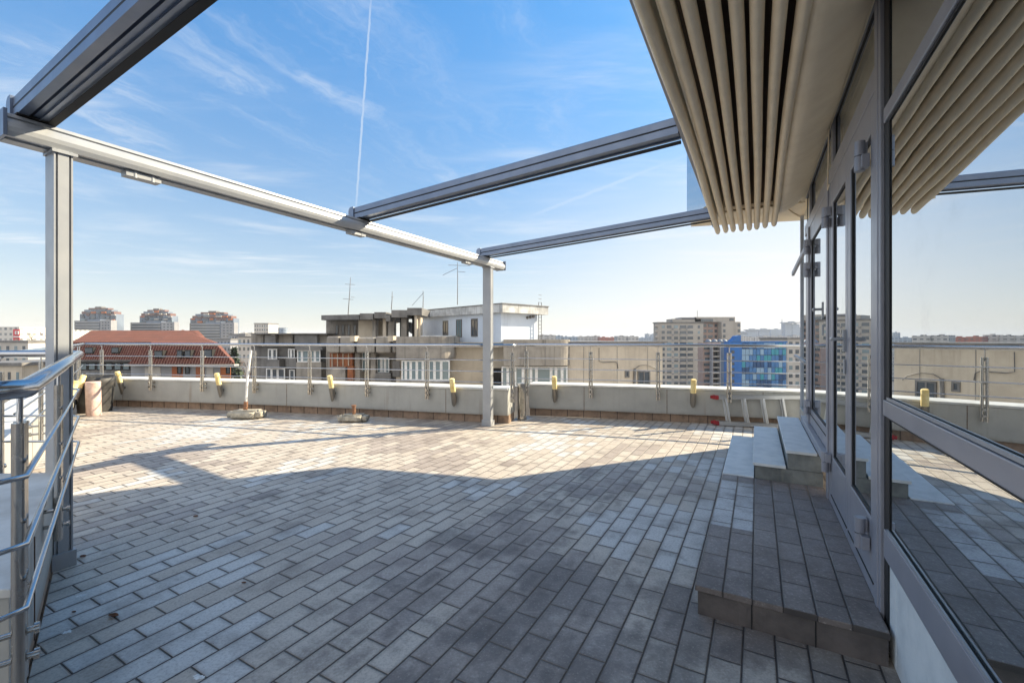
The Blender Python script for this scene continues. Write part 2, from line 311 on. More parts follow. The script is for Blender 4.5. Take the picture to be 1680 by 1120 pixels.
# ------------------------------------------------------------------ mesh helpers
class MB:
    def __init__(s): s.v = []; s.f = []; s.sm = []
    def add(s, vs, fs, smooth=False):
        k = len(s.v); s.v += [tuple(p) for p in vs]; s.f += [tuple(i+k for i in f) for f in fs]; s.sm += [smooth]*len(fs); return s
    def box(s, o, a, b, c):
        """oriented box: corner o, edge vectors a, b, c"""
        o, a, b, c = map(Vector, (o, a, b, c))
        vs = [o, o+a, o+a+b, o+b, o+c, o+a+c, o+a+b+c, o+b+c]
        fs = [(0, 3, 2, 1), (4, 5, 6, 7), (0, 1, 5, 4), (1, 2, 6, 5), (2, 3, 7, 6), (3, 0, 4, 7)]
        if a.cross(b).dot(c) < 0: fs = [f[::-1] for f in fs]
        return s.add(vs, fs)
    def abox(s, x0, x1, y0, y1, z0, z1): return s.box((x0, y0, z0), (x1-x0, 0, 0), (0, y1-y0, 0), (0, 0, z1-z0))
    def uvbox(s, u0, u1, v0, v1, z0, z1):
        p = Wp(u0, v0, z0); return s.box(p, Wp(u1, v0, z0)-p, Wp(u0, v1, z0)-p, (0, 0, z1-z0))
    def prism(s, poly, z0, z1):
        n = len(poly); ar = sum(poly[i][0]*poly[(i+1) % n][1]-poly[(i+1) % n][0]*poly[i][1] for i in range(n))
        if ar < 0: poly = poly[::-1]
        vs = [(p[0], p[1], z0) for p in poly]+[(p[0], p[1], z1) for p in poly]
        return s.add(vs, [tuple(range(n))[::-1], tuple(range(n, 2*n))]+[(i, (i+1) % n, n+(i+1) % n, n+i) for i in range(n)])
    def extrude(s, prof, place, ts, smooth=False):
        """profile points swept: place(t, (a, b)) gives the world point"""
        n = len(prof); vs = [place(t, p) for t in ts for p in prof]; fs = []
        for k in range(len(ts)-1):
            for i in range(n): fs.append((k*n+i, k*n+(i+1) % n, (k+1)*n+(i+1) % n, (k+1)*n+i))
        s.add(vs, fs, smooth); m = (len(ts)-1)*n
        s.add([vs[i] for i in range(n)], [tuple(range(n))]); s.add([vs[m+i] for i in range(n)], [tuple(range(n))]); return s
    def tube(s, pts, r, n=10, r2=None, caps=True):
        pts = [Vector(p) for p in pts]; N = len(pts); vs = []
        rr = r if isinstance(r, (list, tuple)) else [r]*N
        pa = None
        for i, p in enumerate(pts):
            d = (pts[min(i+1, N-1)]-pts[max(i-1, 0)]).normalized()
            if pa is None:
                up = Vector((0, 0, 1)) if abs(d.z) < .9 else Vector((1, 0, 0))
                a = d.cross(up).normalized()
            else: a = (pa-d*pa.dot(d)).normalized()
            pa = a; b = d.cross(a)
            for k in range(n):
                t = 2*math.pi*k/n; vs.append(p+(a*math.cos(t)+b*math.sin(t))*rr[i])
        fs = [(i*n+k, i*n+(k+1) % n, (i+1)*n+(k+1) % n, (i+1)*n+k) for i in range(N-1) for k in range(n)]
        s.add(vs, fs, True)
        if caps: s.add(vs[:n], [tuple(range(n))[::-1]]); s.add(vs[-n:], [tuple(range(n))])
        return s
def Wp(u, v, z=0.): return Vector((u*.4871+v*.8733, u*.8733-v*.4871, z))
def at(x, y, Y): return Vector(((x-840)/720*Y, Y, 1.4-(y-555)/720*Y))
def obj(name, mb, m, parent=None, label=None, bevel=0.):
    me = bpy.data.meshes.new(name); org = Vector(parent['org']) if parent else Vector((0, 0, 0))
    me.from_pydata([tuple(Vector(v)-org) for v in mb.v], [], mb.f)
    me.polygons.foreach_set('use_smooth', mb.sm); me.materials.append(M[m]); me.update()
    bm = bmesh.new(); bm.from_mesh(me); bmesh.ops.recalc_face_normals(bm, faces=bm.faces); bm.to_mesh(me); bm.free()
    o = bpy.data.objects.new(name, me); COL.objects.link(o)
    if parent: o.parent = parent; o['org'] = parent['org']
    if label: o['label'] = label
    if bevel:
        b = o.modifiers.new('bevel', 'BEVEL'); b.width = bevel; b.segments = 2; b.limit_method = 'ANGLE'; b.angle_limit = R(40)
    return o
def thing(name, loc, label, cat, group=None):
    o = bpy.data.objects.new(name, None); COL.objects.link(o); o.location = loc; o['org'] = tuple(loc); o.empty_display_size = .1
    o['label'] = label; o['category'] = cat
    if group: o['group'] = group
    return o
def solo(name, mb, m, label, cat, group=None, bevel=0., loc=None):
    loc = loc or tuple(Vector((sum(v[0] for v in mb.v)/len(mb.v), sum(v[1] for v in mb.v)/len(mb.v), min(v[2] for v in mb.v))))
    mb.v = [tuple(Vector(v)-Vector(loc)) for v in mb.v]
    o = obj(name, mb, m, None, label, bevel); o.location = loc; o['category'] = cat
    if group: o['group'] = group
    return o
def struct(name, mb, m):
    o = obj(name, mb, m); o['kind'] = 'structure'; return o
def sph(c, r, n=8, k=6, sz=1.):
    vs = []; fs = []
    for j in range(k+1):
        a = math.pi*j/k
        for i in range(n): t = 2*math.pi*i/n; vs.append((c[0]+r*math.sin(a)*math.cos(t), c[1]+r*math.sin(a)*math.sin(t), c[2]+r*sz*math.cos(a)))
    for j in range(k):
        for i in range(n): fs.append((j*n+i, j*n+(i+1) % n, (j+1)*n+(i+1) % n, (j+1)*n+i))
    return vs, fs

# ------------------------------------------------------------------ setting: city ground, terrace floor
GZ = -31.
g = MB().add([(-6000, -3000, GZ), (6000, -3000, GZ), (6000, 9000, GZ), (-6000, 9000, GZ)], [(0, 1, 2, 3)])
struct('city_ground', g, 'street')
NEARC = [(-1.66, 1.45), (-2.87, 2.76)]
deckpoly = [(-1.66, 1.45), (-2.87, 2.76), (-3.5, 2.75), (-4.0, 3.4), (-9.0, 9.2), (-4.6, 8.45), (-.07, 7.35), (.12, 7.9), (.33, 7.95), (3.0, 7.4), (5.2, 6.85), (6.5, 3.0), (2.0, -3.0), (-2.5, -3.0), (-2.6, 1.3)]
struct('terrace_floor', MB().prism(deckpoly, -.12, 0), 'deck')

# ------------------------------------------------------------------ own building: facade with doors, windows, roof
B = thing('penthouse_building', Wp(2.6, .6, 0), 'penthouse with grey framed glass doors and windows under the overhanging roof on the right', 'building')
hull = MB().prism([(p[0]*1.0, p[1]) for p in [(-3.7, 1.2), (-3.9, 3.3), (-8.9, 9.5), (-.2, 7.8), (5.3, 7.2), (12, 2), (6, -8), (-3, -8)]], GZ, -.125)
obj('lower_storeys', hull, 'aptwhite', B)
F0 = .5
fr = MB()
def fbox(mb, u0, u1, z0, z1, v0=F0, v1=F0+.07): mb.uvbox(u0, u1, v0, v1, z0, z1)
# big fixed windows nearest the camera
def rail(name, u0, u1, z0, z1, v0=F0-.0, v1=F0+.07, m='frame', bev=.004): 
    mb = MB(); fbox(mb, u0, u1, z0, z1, v0, v1); return obj(name, mb, m, B, bevel=bev)
rail('column', 2.572, 2.606, .02, 3.03, F0-.008, F0+.1)
rail('column', 2.609, 2.665, .10, 3.03, F0-.012, F0+.1)
rail('column_gasket', 2.50, 2.571, .02, 3.03, F0+.007, F0+.1, 'black', 0)
UN = -3.2
for (z0, z1, n) in ((.42, .545, 'lower_rail'), (1.055, 1.125, 'middle_rail'), (2.365, 2.43, 'upper_rail')):
    rail(n, UN, 2.542, z0, z1, F0-.002 if n != 'middle_rail' else F0-.004)
for u0 in (.12, -1.9): rail('mullion', u0, u0+.07, .546, 3.0, F0-.002, F0+.07)
rail('sill_panel', UN, 2.40, .0, .418, F0+.012, F0+.08, 'stair')
rail('sill_panel', 2.404, 2.542, .0, .418, F0+.012, F0+.08, 'stair')
def pane(u0, u1, z0, z1, v=F0+.012, gname='glass', gk_=True):
    mb = MB(); fbox(mb, u0, u1, z0, z1, v, v+.02); gk = MB()
    t = .012
    if not gk_: return obj('window_pane', mb, gname, B)
    for a in ((u0, u1, z0, z0+t), (u0, u1, z1-t, z1), (u0, u0+t, z0+t, z1-t), (u1-t, u1, z0+t, z1-t)): fbox(gk, *a, v-.005, v-.001)
    p = obj('window_pane', mb, gname, B); obj('gasket', gk, 'black', p); return p
for u0, u1 in ((.19, 2.498), (-1.83, .12), (-3.2, -1.9)):
    for z0, z1 in ((.545, 1.055), (1.125, 2.365), (2.43, 3.02)): pane(u0, u1, z0, z1)
# bright glazing bead along the windows
for z in (.548, 1.128):
    rail('glazing_bead', .19, 2.497, z, z+.012, F0+.0, F0+.006, 'aluw', 0)
# door head and transom panes
rail('door_head', 2.668, 6.15, 2.585, 2.70, F0-.01)
for u0, u1 in ((2.67, 3.98), (4.06, 5.55), (5.66, 6.1)):
    pane(u0, u1, 2.703, 3.02)
rail('transom_post', 3.98, 4.06, 2.702, 3.03, F0-.012); rail('transom_post', 5.55, 5.66, 2.702, 3.03, F0-.012)
rail('transom_top', -3.2, 6.15, 3.03, 3.09, F0-.02, F0+.09)
rail('jamb', 4.10, 4.17, .1, 2.583, F0-.01); rail('jamb', 4.19, 4.27, .1, 2.583, F0-.02)
rail('jamb', 5.60, 5.72, .43, 2.583, F0-.025); rail('corner_column', 5.74, 6.15, .40, 2.583, F0+.0, F0+.1)
rail('threshold', 4.27, 6.15, .428, .50, F0-.05, F0+.05); rail('threshold', 2.67, 4.10, .06, .112, F0-.02)
def door(u0, u1, zb, zt, hinge_u, handle_u, hz, lever):
    ms = MB(); v0, v1 = F0-.008, F0+.06; st = .085
    gb = zb+.40 if zb < .3 else zb+.16
    for a in ((u0, u0+st, zb, zt), (u1-st, u1, zb, zt), (u0+st, u1-st, zb, gb), (u0+st, u1-st, zt-.17, zt)): fbox(ms, *a, v0, v1)
    d = obj('door', ms, 'frame', B, bevel=.004)
    p = MB(); fbox(p, u0+st, u1-st, gb, zt-.17, F0+.006, F0+.03); obj('door_pane', p, 'glass', d)
    gk = MB(); t = .014
    for a in ((u0+st, u1-st, gb, gb+t), (u0+st, u1-st, zt-.17-t, zt-.17), (u0+st, u0+st+t, gb+t, zt-.17-t), (u1-st-t, u1-st, gb+t, zt-.17-t)): fbox(gk, *a, F0-.001, F0+.005)
    obj('gasket', gk, 'black', d)
    bd = MB(); fbox(bd, u0+.02, u1-.02, zb+.1, zb+.108, v0-.004, v0); obj('door_seal', bd, 'black', d)
    for z in hz:
        h = MB()
        h.tube([Wp(hinge_u, F0-.045, z-.075), Wp(hinge_u, F0-.045, z-.002)], .023, 14)
        h.tube([Wp(hinge_u, F0-.045, z+.002), Wp(hinge_u, F0-.045, z+.075)], .023, 14)
        s = 1 if hinge_u < (u0+u1)/2 else -1
        h.uvbox(*sorted((hinge_u-s*.05, hinge_u)), F0-.045, F0-.012, z-.07, z-.004); h.uvbox(*sorted((hinge_u, hinge_u+s*.05)), F0-.045, F0-.012, z+.004, z+.07)
        obj('hinge', h, 'frame', d, bevel=.003)
    if handle_u:
        h = MB(); zc = zb+1.28 if zb < .3 else zb+1.14
        h.uvbox(handle_u-.018, handle_u+.018, F0-.022, v0-.001, zc-.08, zc+.06)
        h.tube([Wp(handle_u, v0, zc), Wp(handle_u, F0-.07, zc)], .011, 10)
        h.tube([Wp(handle_u, F0-.07, zc), Wp(handle_u+lever*.06, F0-.075, zc+.002), Wp(handle_u+lever*.135, F0-.066, zc-.004)], [.013, .012, .009], 10)
        obj('handle', h, 'aluw', d)
        h = MB(); h.uvbox(handle_u-.014, handle_u+.014, F0-.02, v0-.001, zc-.22, zc-.13); obj('lock', h, 'aluw', d, bevel=.003)
    return d
door(2.675, 3.385, .115, 2.58, 2.80, None, (.42, 2.32), 1)
door(3.39, 4.095, .115, 2.58, 4.09, 3.46, (.46, 2.32), 1)
door(4.275, 5.595, .505, 2.58, 5.55, 4.5, (.68, 2.12, 2.36), 1)
# frameless end pane with a tilted vent bar
pane(6.155, 7.27, .46, 3.05, F0+.05, gk_=False)
vb = MB(); p = Wp(6.3, F0-.01, 2.44); vb.box(p, Wp(7.0, F0-.09, 2.24)-p, (0, 0, .05), Wp(0, .03, 0)); obj('vent_bar', vb, 'frame', B)
vb = MB(); p = Wp(6.3, F0-.01, 1.10); vb.box(p, Wp(6.8, F0-.08, 1.16)-p, (0, 0, .03), Wp(0, .03, 0)); obj('vent_bar', vb, 'aluw', B)
rail('end_wall', 7.275, 7.33, .0, 3.1, F0+.03, 4.5, 'upper', 0)
rail('plinth', 6.155, 7.272, .0, .455, F0+.02, F0+.1, 'panel')
# roof over the balcony and the storey above it
up = [Wp(7.22, -.886), Wp(7.64, .60), Wp(8.1, 4.5), Wp(-3.5, 4.5), Wp(-3.5, -.46), Wp(6.35, -.46)]
obj('roof_slab', MB().prism([(p.x, p.y) for p in up], 3.112, 3.19), 'fabric', B)
ins = [Wp(7.2, -.87), Wp(7.6, .6), Wp(8.05, 4.48), Wp(-3.48, 4.48), Wp(-3.48, -.44), Wp(6.36, -.44)]
obj('upper_storey', MB().prism([(p.x, p.y) for p in ins], 3.192, 4.65), 'upper', B)
mb = MB(); a = Wp(7.19, -.885, 3.2); b_ = Wp(6.42, -.50, 3.2)
n_ = Wp(-.02, -.03); mb.box(a+n_*.6, (b_-a), n_, (0, 0, 1.3)); obj('upper_window_pane', mb, 'glass', B)
# ceiling over the folded awning, its brown painting the shade in the gaps
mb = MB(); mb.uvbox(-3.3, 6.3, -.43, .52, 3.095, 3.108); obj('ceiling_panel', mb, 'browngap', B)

# steps and platform
P = thing('entrance_platform', Wp(3.5, .1, 0), 'low platform of brown tiles in front of the glass double door', 'platform')
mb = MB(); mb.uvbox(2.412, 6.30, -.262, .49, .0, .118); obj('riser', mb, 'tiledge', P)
mb = MB(); mb.uvbox(2.40, 4.492, -.274, .495, .122, .15); obj('tile_top', mb, 'plat', P, bevel=.003)
for u in (-.02, .235): obj('joint', MB().uvbox(2.408, 2.4115, u-.004, u+.001, .0, .118), 'black', P)
ST = thing('concrete_steps', Wp(5.4, .1, .15), 'pale grey slab steps rising to the raised door beyond the brown tiled platform', 'steps')
mb = MB(); mb.uvbox(4.496, 6.30, -.278, -.022, .122, .158); obj('tread', mb, 'stair', ST, bevel=.004)
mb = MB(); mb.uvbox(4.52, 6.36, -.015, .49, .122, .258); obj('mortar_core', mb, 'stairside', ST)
mb = MB(); mb.uvbox(4.50, 6.38, -.03, .221, .262, .288); obj('tread', mb, 'stair', ST, bevel=.004)
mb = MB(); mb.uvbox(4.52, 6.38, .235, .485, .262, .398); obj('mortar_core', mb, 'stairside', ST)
mb = MB(); mb.uvbox(4.50, 6.42, .222, .447, .402, .427); obj('tread', mb, 'stair', ST, bevel=.004)

# ------------------------------------------------------------------ pergola
G = thing('pergola', Wp(3.6, -2.2, 0), 'grey aluminium pergola frame with its beige cover drawn back to the building', 'pergola')
VB = -3.70
def post(u0, name='post'):
    u1 = u0+.085; prof = []
    gq = .010
    prof = [(u0, VB), (u0+.008, VB), (u0+.008, VB-.014), (u0+.008+gq, VB-.014), (u0+.008+gq, VB), (u1-.018, VB), (u1-.018, VB-.014), (u1-.018+gq, VB-.014), (u1-.018+gq, VB), (u1, VB), (u1, VB-.145), (u0, VB-.145)]
    mb = MB().extrude(prof, lambda t, q: Wp(q[0], q[1], t), [0.0, 2.56]); o = obj('post', mb, 'aluw', G)
    mb = MB(); mb.uvbox(u0-.014, u1+.014, VB-.16, VB+.014, .0, .095); obj('post_shoe', mb, 'aluw', o, bevel=.003)
    mb = MB(); mb.uvbox(u0-.01, u1+.02, VB-.15, VB+.012, 2.525, 2.543); obj('post_plate', mb, 'aluw', o)
post(.965); post(5.93)
prof = [(VB, 2.548), (VB+.012, 2.575), (VB+.016, 2.60), (VB+.010, 2.625), (VB-.004, 2.648), (VB-.022, 2.650), (VB-.022, 2.660), (VB-.012, 2.662), (VB-.016, 2.680), (VB-.04, 2.690), (VB-.165, 2.690), (VB-.165, 2.548), (VB-.12, 2.548), (VB-.12, 2.562), (VB-.1, 2.562), (VB-.1, 2.54), (VB-.05, 2.54), (VB-.05, 2.556), (VB-.03, 2.556), (VB-.03, 2.548)]
fb = obj('front_beam', MB().extrude(prof, lambda t, q: Wp(t, q[0], q[1]), [.775, 6.375]), 'aluw', G)
for u in (.757, 6.377):
    mb = MB(); mb.uvbox(u, u+.016, VB-.17, VB+.02, 2.542, 2.694); obj('end_cap', mb, 'alu', fb)
for u in (1.32, 3.2, 5.28):
    mb = MB(); mb.uvbox(u, u+.2, VB-.10, VB-.02, 2.505, 2.54); mb.tube([Wp(u+.05, VB-.03, 2.50), Wp(u+.05, VB-.03, 2.545)], .014); mb.tube([Wp(u+.15, VB-.03, 2.50), Wp(u+.15, VB-.03, 2.545)], .014)
    obj('bracket', mb, 'aluw', fb)
def crossbeam(u0, wu=.14):
    VE = -.49; V0 = -3.80
    zr = lambda v: .172*(v-V0)/(VE-V0)
    u1 = u0+wu
    prof = [(u0, 2.692), (u0, 2.742), (u0+.007, 2.744), (u0+.007, 2.754), (u0, 2.756), (u0, 2.806), (u0+.008, 2.814), (u1-.008, 2.814), (u1, 2.806), (u1, 2.70), (u1-.05, 2.688), (u1-.05, 2.70), (u0+.062, 2.70), (u0+.062, 2.722), (u0+.044, 2.722), (u0+.044, 2.692)]
    o = obj('cross_beam', MB().extrude(prof, lambda t, q: Wp(q[0], t, q[1]+zr(t)), [V0, VE]), 'alu', G)
    mb = MB(); ar = []
    for k in range(7):
        a = R(90+15*k); ar.append((V0-.03+.045*math.cos(a), 2.775+.045*math.sin(a)))
    cp = [(V0+.0, 2.82)]+ar+[(V0-.075, 2.692), (V0, 2.692)]
    mb.extrude(cp, lambda t, q: Wp(t, q[0], q[1]), [u0-.012, u1+.004]); obj('end_cap', mb, 'alu', o, bevel=.003)
    mb = MB(); mb.extrude([(u1-.018, 2.684), (u1+.014, 2.672), (u1+.014, 2.69), (u1-.018, 2.6875)], lambda t, q: Wp(q[0], t, q[1]+zr(t)), [V0+.05, VE]); obj('gasket', mb, 'black', o)
    mb = MB(); mb.uvbox(u0-.004, u1+.02, V0+.02, V0+.09, 2.69, 2.70); obj('foot_plate', mb, 'dark', o)
    mb = MB(); mb.extrude([(u0-.002, 2.7445), (u0+.004, 2.7445), (u0+.004, 2.7535), (u0-.002, 2.7535)], lambda t, q: Wp(q[0]+.003, t, q[1]+zr(t)), [V0, VE]); obj('groove', mb, 'black', o)
for u in (.82, 3.31, 5.80): crossbeam(u)
mb = MB(); mb.uvbox(-3., 6.3, -.485, -.445, 2.865, 2.995); obj('wall_rail', mb, 'frame', G, bevel=.004)
mb = MB(); mb.uvbox(6.0, 6.25, -.50, -.44, 2.84, 2.90); obj('bracket', mb, 'alu', G)
# the drawn back cover: eight hanging folds, then the last flat length
def fold_z(u, i):
    z = 2.832
    if u > 4.0+.07*i: z -= .098*(u-4.0-.07*i)/(2.15-.07*i)
    return z+.006*math.sin(u*2.1+i)+.012*max(0, math.cos((u-.6)*2.52))*0.5
rnd = random.Random(3)
for i in range(8):
    v = -.428+i*.0865; ue = 6.17-.01*i; a_, b_ = .0305, .047
    us = [-2.6+.35*k for k in range(int((ue+2.6)/.35))]+[ue-.06, ue-.02, ue]
    mb = MB(); N = 14; vs = []; ph = rnd.uniform(0, 6)
    for j, u in enumerate(us):
        sc = {len(us)-1: .35, len(us)-2: .8}.get(j, 1.)
        zc = fold_z(u, i)+.02+(0.018 if sc < .5 else 0); vv = v+.004*math.sin(u*1.7+ph)
        # the end of each fold tips inwards a little where the sheet turns back
        for k in range(N):
            t = 2*math.pi*k/N; vs.append(Wp(u, vv+a_*sc*math.cos(t), zc+b_*sc*math.sin(t)))
        
    fs = [(j*N+k, j*N+(k+1) % N, (j+1)*N+(k+1) % N, (j+1)*N+k) for j in range(len(us)-1) for k in range(N)]+[tuple(range(len(us)*N-N, len(us)*N))]
    mb.add(vs, fs, True)
    # sheet running up from the fold into the dark
    for s_ in (-1,):
        q = []
        for u in us[:-2]: q += [Wp(u, v+s_*.02, fold_z(u, i)+.03), Wp(u, v+s_*.008, 3.06)]
        mb.add(q, [(2*j, 2*j+1, 2*j+3, 2*j+2) for j in range(len(us)-3)], True)
    obj('cover_fold', mb, 'fabric', G)
# flat hem on the outer side and the last smooth length against the facade
mb = MB(); us = [-2.6, 0, 2, 3, 4.1, 5, 6.0]
q = []
for u in us: q += [Wp(u, -.485, fold_z(u, 0)+.085), Wp(u, -.452, fold_z(u, 0)+.01), Wp(u, -.44, fold_z(u, 0)+.12)]
mb.add(q, [(3*j+c, 3*j+c+1, 3*j+c+4, 3*j+c+3) for j in range(len(us)-1) for c in (0, 1)]); obj('cover_hem', mb, 'fabric', G)
mb = MB(); us = [-2.6+.3*k for k in range(29)]+[6.0, 6.08, 6.12]; q = []
cs = [(.175, 3.04), (.182, 2.90), (.20, 2.845), (.235, 2.825), (.28, 2.835), (.34, 2.865), (.40, 2.905), (.45, 2.945), (.472, 2.972), (.478, 3.0), (.485, 2.985), (.492, 3.04)]
for u in us:
    for v, z in cs:
        e = max(0, (u-5.3)/.82); q.append(Wp(u, v, z+.06*e*e*(1 if v < .47 else .1)+.006*math.sin(u*1.9+v*9)))
k = len(cs); mb.add(q, [(j*k+c, j*k+c+1, (j+1)*k+c+1, (j+1)*k+c) for j in range(len(us)-1) for c in range(k-1)], True)
obj('cover_sheet', mb, 'fabric', G)
mb = MB(); mb.uvbox(6.12, 6.30, -.44, .49, 2.98, 2.992); mb.uvbox(6.14, 6.6, -.55, .45, 3.0, 3.012); obj('end_flashing', mb, 'fabric', G)
mb = MB(); mb.tube([Wp(6.2, .30, 2.98), Wp(6.22, .38, 2.90), Wp(6.2, .45, 2.84)], .01, 8); obj('stay_rod', mb, 'fabric', G)
mb = MB(); mb.tube([Wp(5.9, -.66, 2.86+.0), Wp(5.9, -.655, 3.0), Wp(5.95, -.60, 3.14)], .004, 6); mb.tube([Wp(5.9, -.66, 2.86), Wp(5.92, -.52, 2.97)], .003, 6)
mb2 = MB(); mb2.tube([Wp(4.02, .47, 3.02), Wp(4.02, .468, 2.75), Wp(4.02, .463, 2.52), Wp(3.99, .46, 2.50), Wp(3.95, .465, 2.53)], .005, 6)
obj('cord', mb2, 'fabric', G)

# ------------------------------------------------------------------ parapets
def offs(line, d):
    """polyline moved sideways by d (to the left of travel)"""
    out = []
    for i, p in enumerate(line):
        a = Vector(line[max(i-1, 0)]); b = Vector(line[min(i+1, len(line)-1)]); t = (b-a).normalized(); out.append((p[0]-t.y*d, p[1]+t.x*d))
    return out
def along(line, s):
    for i in range(len(line)-1):
        a, b = Vector(line[i]), Vector(line[i+1]); L = (b-a).length
        if s <= L or i == len(line)-2: t = (b-a)/L; return a+t*s, t
        s -= L
def length(line): return sum((Vector(line[i+1])-Vector(line[i])).length for i in range(len(line)-1))
def parapet(line, side, wid, label, joints, pz=(.135, .545), base_in=.06, end=None):
    """line = inner face as seen from the terrace; side = +1 if the wall lies to the left of travel"""
    T = thing('parapet_wall', (*line[len(line)//2], 0), label, 'parapet')
    mb = MB(); mb.prism(line+offs(line, side*wid)[::-1], *pz); o = obj('panel', mb, 'panel', T, bevel=.004)
    mb = MB(); mb.prism(offs(line, -side*.012)+offs(line, side*(wid+.012))[::-1], pz[1]+.003, pz[1]+.034); obj('coping', mb, 'coping', T, bevel=.004)
    mb = MB(); mb.prism(offs(line, side*base_in)+offs(line, side*(wid-.05))[::-1], 0, pz[0]-.002); c = obj('skirting', mb, 'brickbase', T)
    L = length(line); mb = MB(); s = .1
    while s < L-.05:
        p, t = along(line, s); n = Vector((-t.y, t.x))*side; q = p+n*(base_in-.004)
        mb.box((q.x, q.y, 0), (t.x*.008, t.y*.008, 0), (n.x*.006, n.y*.006, 0), (0, 0, pz[0]-.01)); s += .29
    obj('skirting_joint', mb, 'black', c)
    for s in joints:
        p, t = along(line, s); n = Vector((-t.y, t.x))*side; q = p-n*.002; mb = MB()
        mb.box((q.x, q.y, pz[0]), (t.x*.009, t.y*.009, 0), (n.x*.006, n.y*.006, 0), (0, 0, pz[1]-pz[0])); obj('joint', mb, 'joint', T)
    return T
LF = [(-8.85, 9.10), (-8.0, 8.98), (-6.4, 8.68), (-4.6, 8.32), (-2.62, 7.86), (-1.4, 7.53), (-.07, 7.17)]
RF = [(.31, 7.95), (1.29, 7.72), (3.02, 7.25), (4.1, 6.93), (5.3, 6.5)]
OL = [(-3.72, 3.1), (-5.42, 5.05), (-7.15, 7.02), (-8.85, 8.98)]
NL = [(-1.66, 1.45), (-2.80, 2.70)]
parapet(LF, 1, .45, 'long grey parapet with pale coping across the far left of the terrace, left of the gap', [.9, 4.7, 7.9])
parapet(RF, 1, .42, 'grey parapet with rusty joints across the far right, behind the leaning ladder', [.98, 2.36, 3.8])
parapet(OL, 1, .42, 'low parapet on the far left side beyond the tall near post', [2., 4.5])
NP = thing('parapet_wall', (-2.2, 1.9, 0), 'wide low parapet at the left edge nearest the camera, beneath the railing', 'parapet')
poly = [(-1.66, 1.45), (-2.80, 2.68), (-3.9, 2.62), (-3.9, 1.2)]
obj('panel', MB().prism(poly, .10, .545), 'panel', NP, bevel=.004)
obj('coping', MB().prism([(-1.645, 1.44), (-2.795, 2.695), (-3.95, 2.635), (-3.95, 1.19)], .548, .578), 'coping', NP, bevel=.004)
obj('skirting', MB().prism([(-1.69, 1.47), (-2.83, 2.70), (-3.85, 2.6), (-3.85, 1.25)], 0, .098), 'brickbase', NP)
mb = MB()
for s in (.35,):
    p = Vector(NL[0])+(Vector(NL[1])-Vector(NL[0]))*s; mb.box((p.x+.001, p.y+.001, .1), (-.007, .0075, 0), (.003, .003, 0), (0, 0, .445))
obj('joint', mb, 'joint', NP)
# the block that closes the left parapet at the gap, and the metal downpipe in the gap
mb = MB(); mb.prism([(-.068, 7.19), (-.062, 7.185), (.03, 7.68), (.024, 7.69)], .14, .545)
D = thing('downpipe', (.17, 7.62, 0), 'weathered sheet metal downpipe in the gap between the two parapets', 'pipe')
mb = MB(); prof = []
for k in range(9): a = math.pi*k/8; prof.append((.17+.075*math.cos(a+math.pi), 7.60+.05*math.sin(a+math.pi)))
prof += [(.245, 7.66), (.095, 7.66)]
mb.prism(prof, .05, .60); obj('pipe_body', mb, 'steel', D)
mb = MB(); vs = []
for k in range(9):
    t = k/8; hw = .034*math.sin(math.pi*(.12+.88*t))**.6; vs += [(.17-hw, 7.535, .06+.5*t), (.17+hw, 7.535, .06+.5*t)]
mb.add(vs, [(2*i, 2*i+1, 2*i+3, 2*i+2) for i in range(8)]); mb.add([(v[0], v[1]+.012, v[2]) for v in vs], [(2*i, 2*i+1, 2*i+3, 2*i+2) for i in range(8)])
obj('worn_patch', mb, 'concblock', D)
mb = MB(); mb.tube([(.17, 7.6, .0), (.17, 7.6, .055)], .085, 14); obj('pipe_collar', mb, 'steel', D)
mb = MB(); mb.tube([(.17, 7.6, .6), (.17, 7.6, .625)], .088, 14); obj('pipe_collar', mb, 'steel', D)

# ------------------------------------------------------------------ railings
def railing(line, side, posts, label, z=1.285, rods=(1.045, .86, .685), zf=None, ends=(0, 0)):
    """line of the handrail; posts at distances along it; side towards the wall"""
    T = thing('railing', (*line[0], .35), label, 'railing', 'steel railings along the terrace edge')
    zf = zf or (lambda s: 0.); acc = [0]
    for i in range(len(line)-1): acc.append(acc[-1]+(Vector(line[i+1])-Vector(line[i])).length)
    P3 = lambda zz: [(p[0], p[1], zz+zf(a)) for p, a in zip(line, acc)]
    obj('handrail', MB().tube(P3(z), .0255, 18), 'steelb', T)
    for r in rods: obj('rod', MB().tube(P3(r), .0075, 10), 'steelb', T)
    for s in posts:
        p, t = along(line, s); n = Vector((-t.y, t.x))*side; q = p+n*.035; dz = zf(s); mb = MB()
        for e in (-.021, .021): mb.tube([(q.x+t.x*e, q.y+t.y*e, .37+dz), (q.x+t.x*e, q.y+t.y*e, 1.165+dz)], .0165, 12)
        po = obj('post', mb, 'steel', T)
        obj('stem', MB().tube([(q.x, q.y, 1.12+dz), (q.x, q.y, 1.24+dz), (p.x, p.y, z-.02+dz)], .0075, 8), 'steelb', po)
        mb = MB()
        for zz in (.44, .52):
            mb = MB(); a = q-n*.03; b = q+n*.085; mb.tube([(a.x, a.y, zz+dz), (b.x, b.y, zz+dz)], .0095, 10)
            mb.tube([(a.x, a.y, zz+dz), (a.x-n.x*.012, a.y-n.y*.012, zz+dz)], .017, 10); mb.tube([(b.x-n.x*.02, b.y-n.y*.02, zz+dz), (b.x, b.y, zz+dz)], .02, 10)
            obj('standoff', mb, 'steel', po)
        mb = MB()
        for r in rods:
            mb = MB(); mb.tube([(p.x, p.y, r+dz-.001), (p.x+n.x*.014, p.y+n.y*.014, r+dz-.022), (q.x, q.y, r+dz-.024)], .0045, 8)
            obj('rod_hook', mb, 'steel', po)
    return T
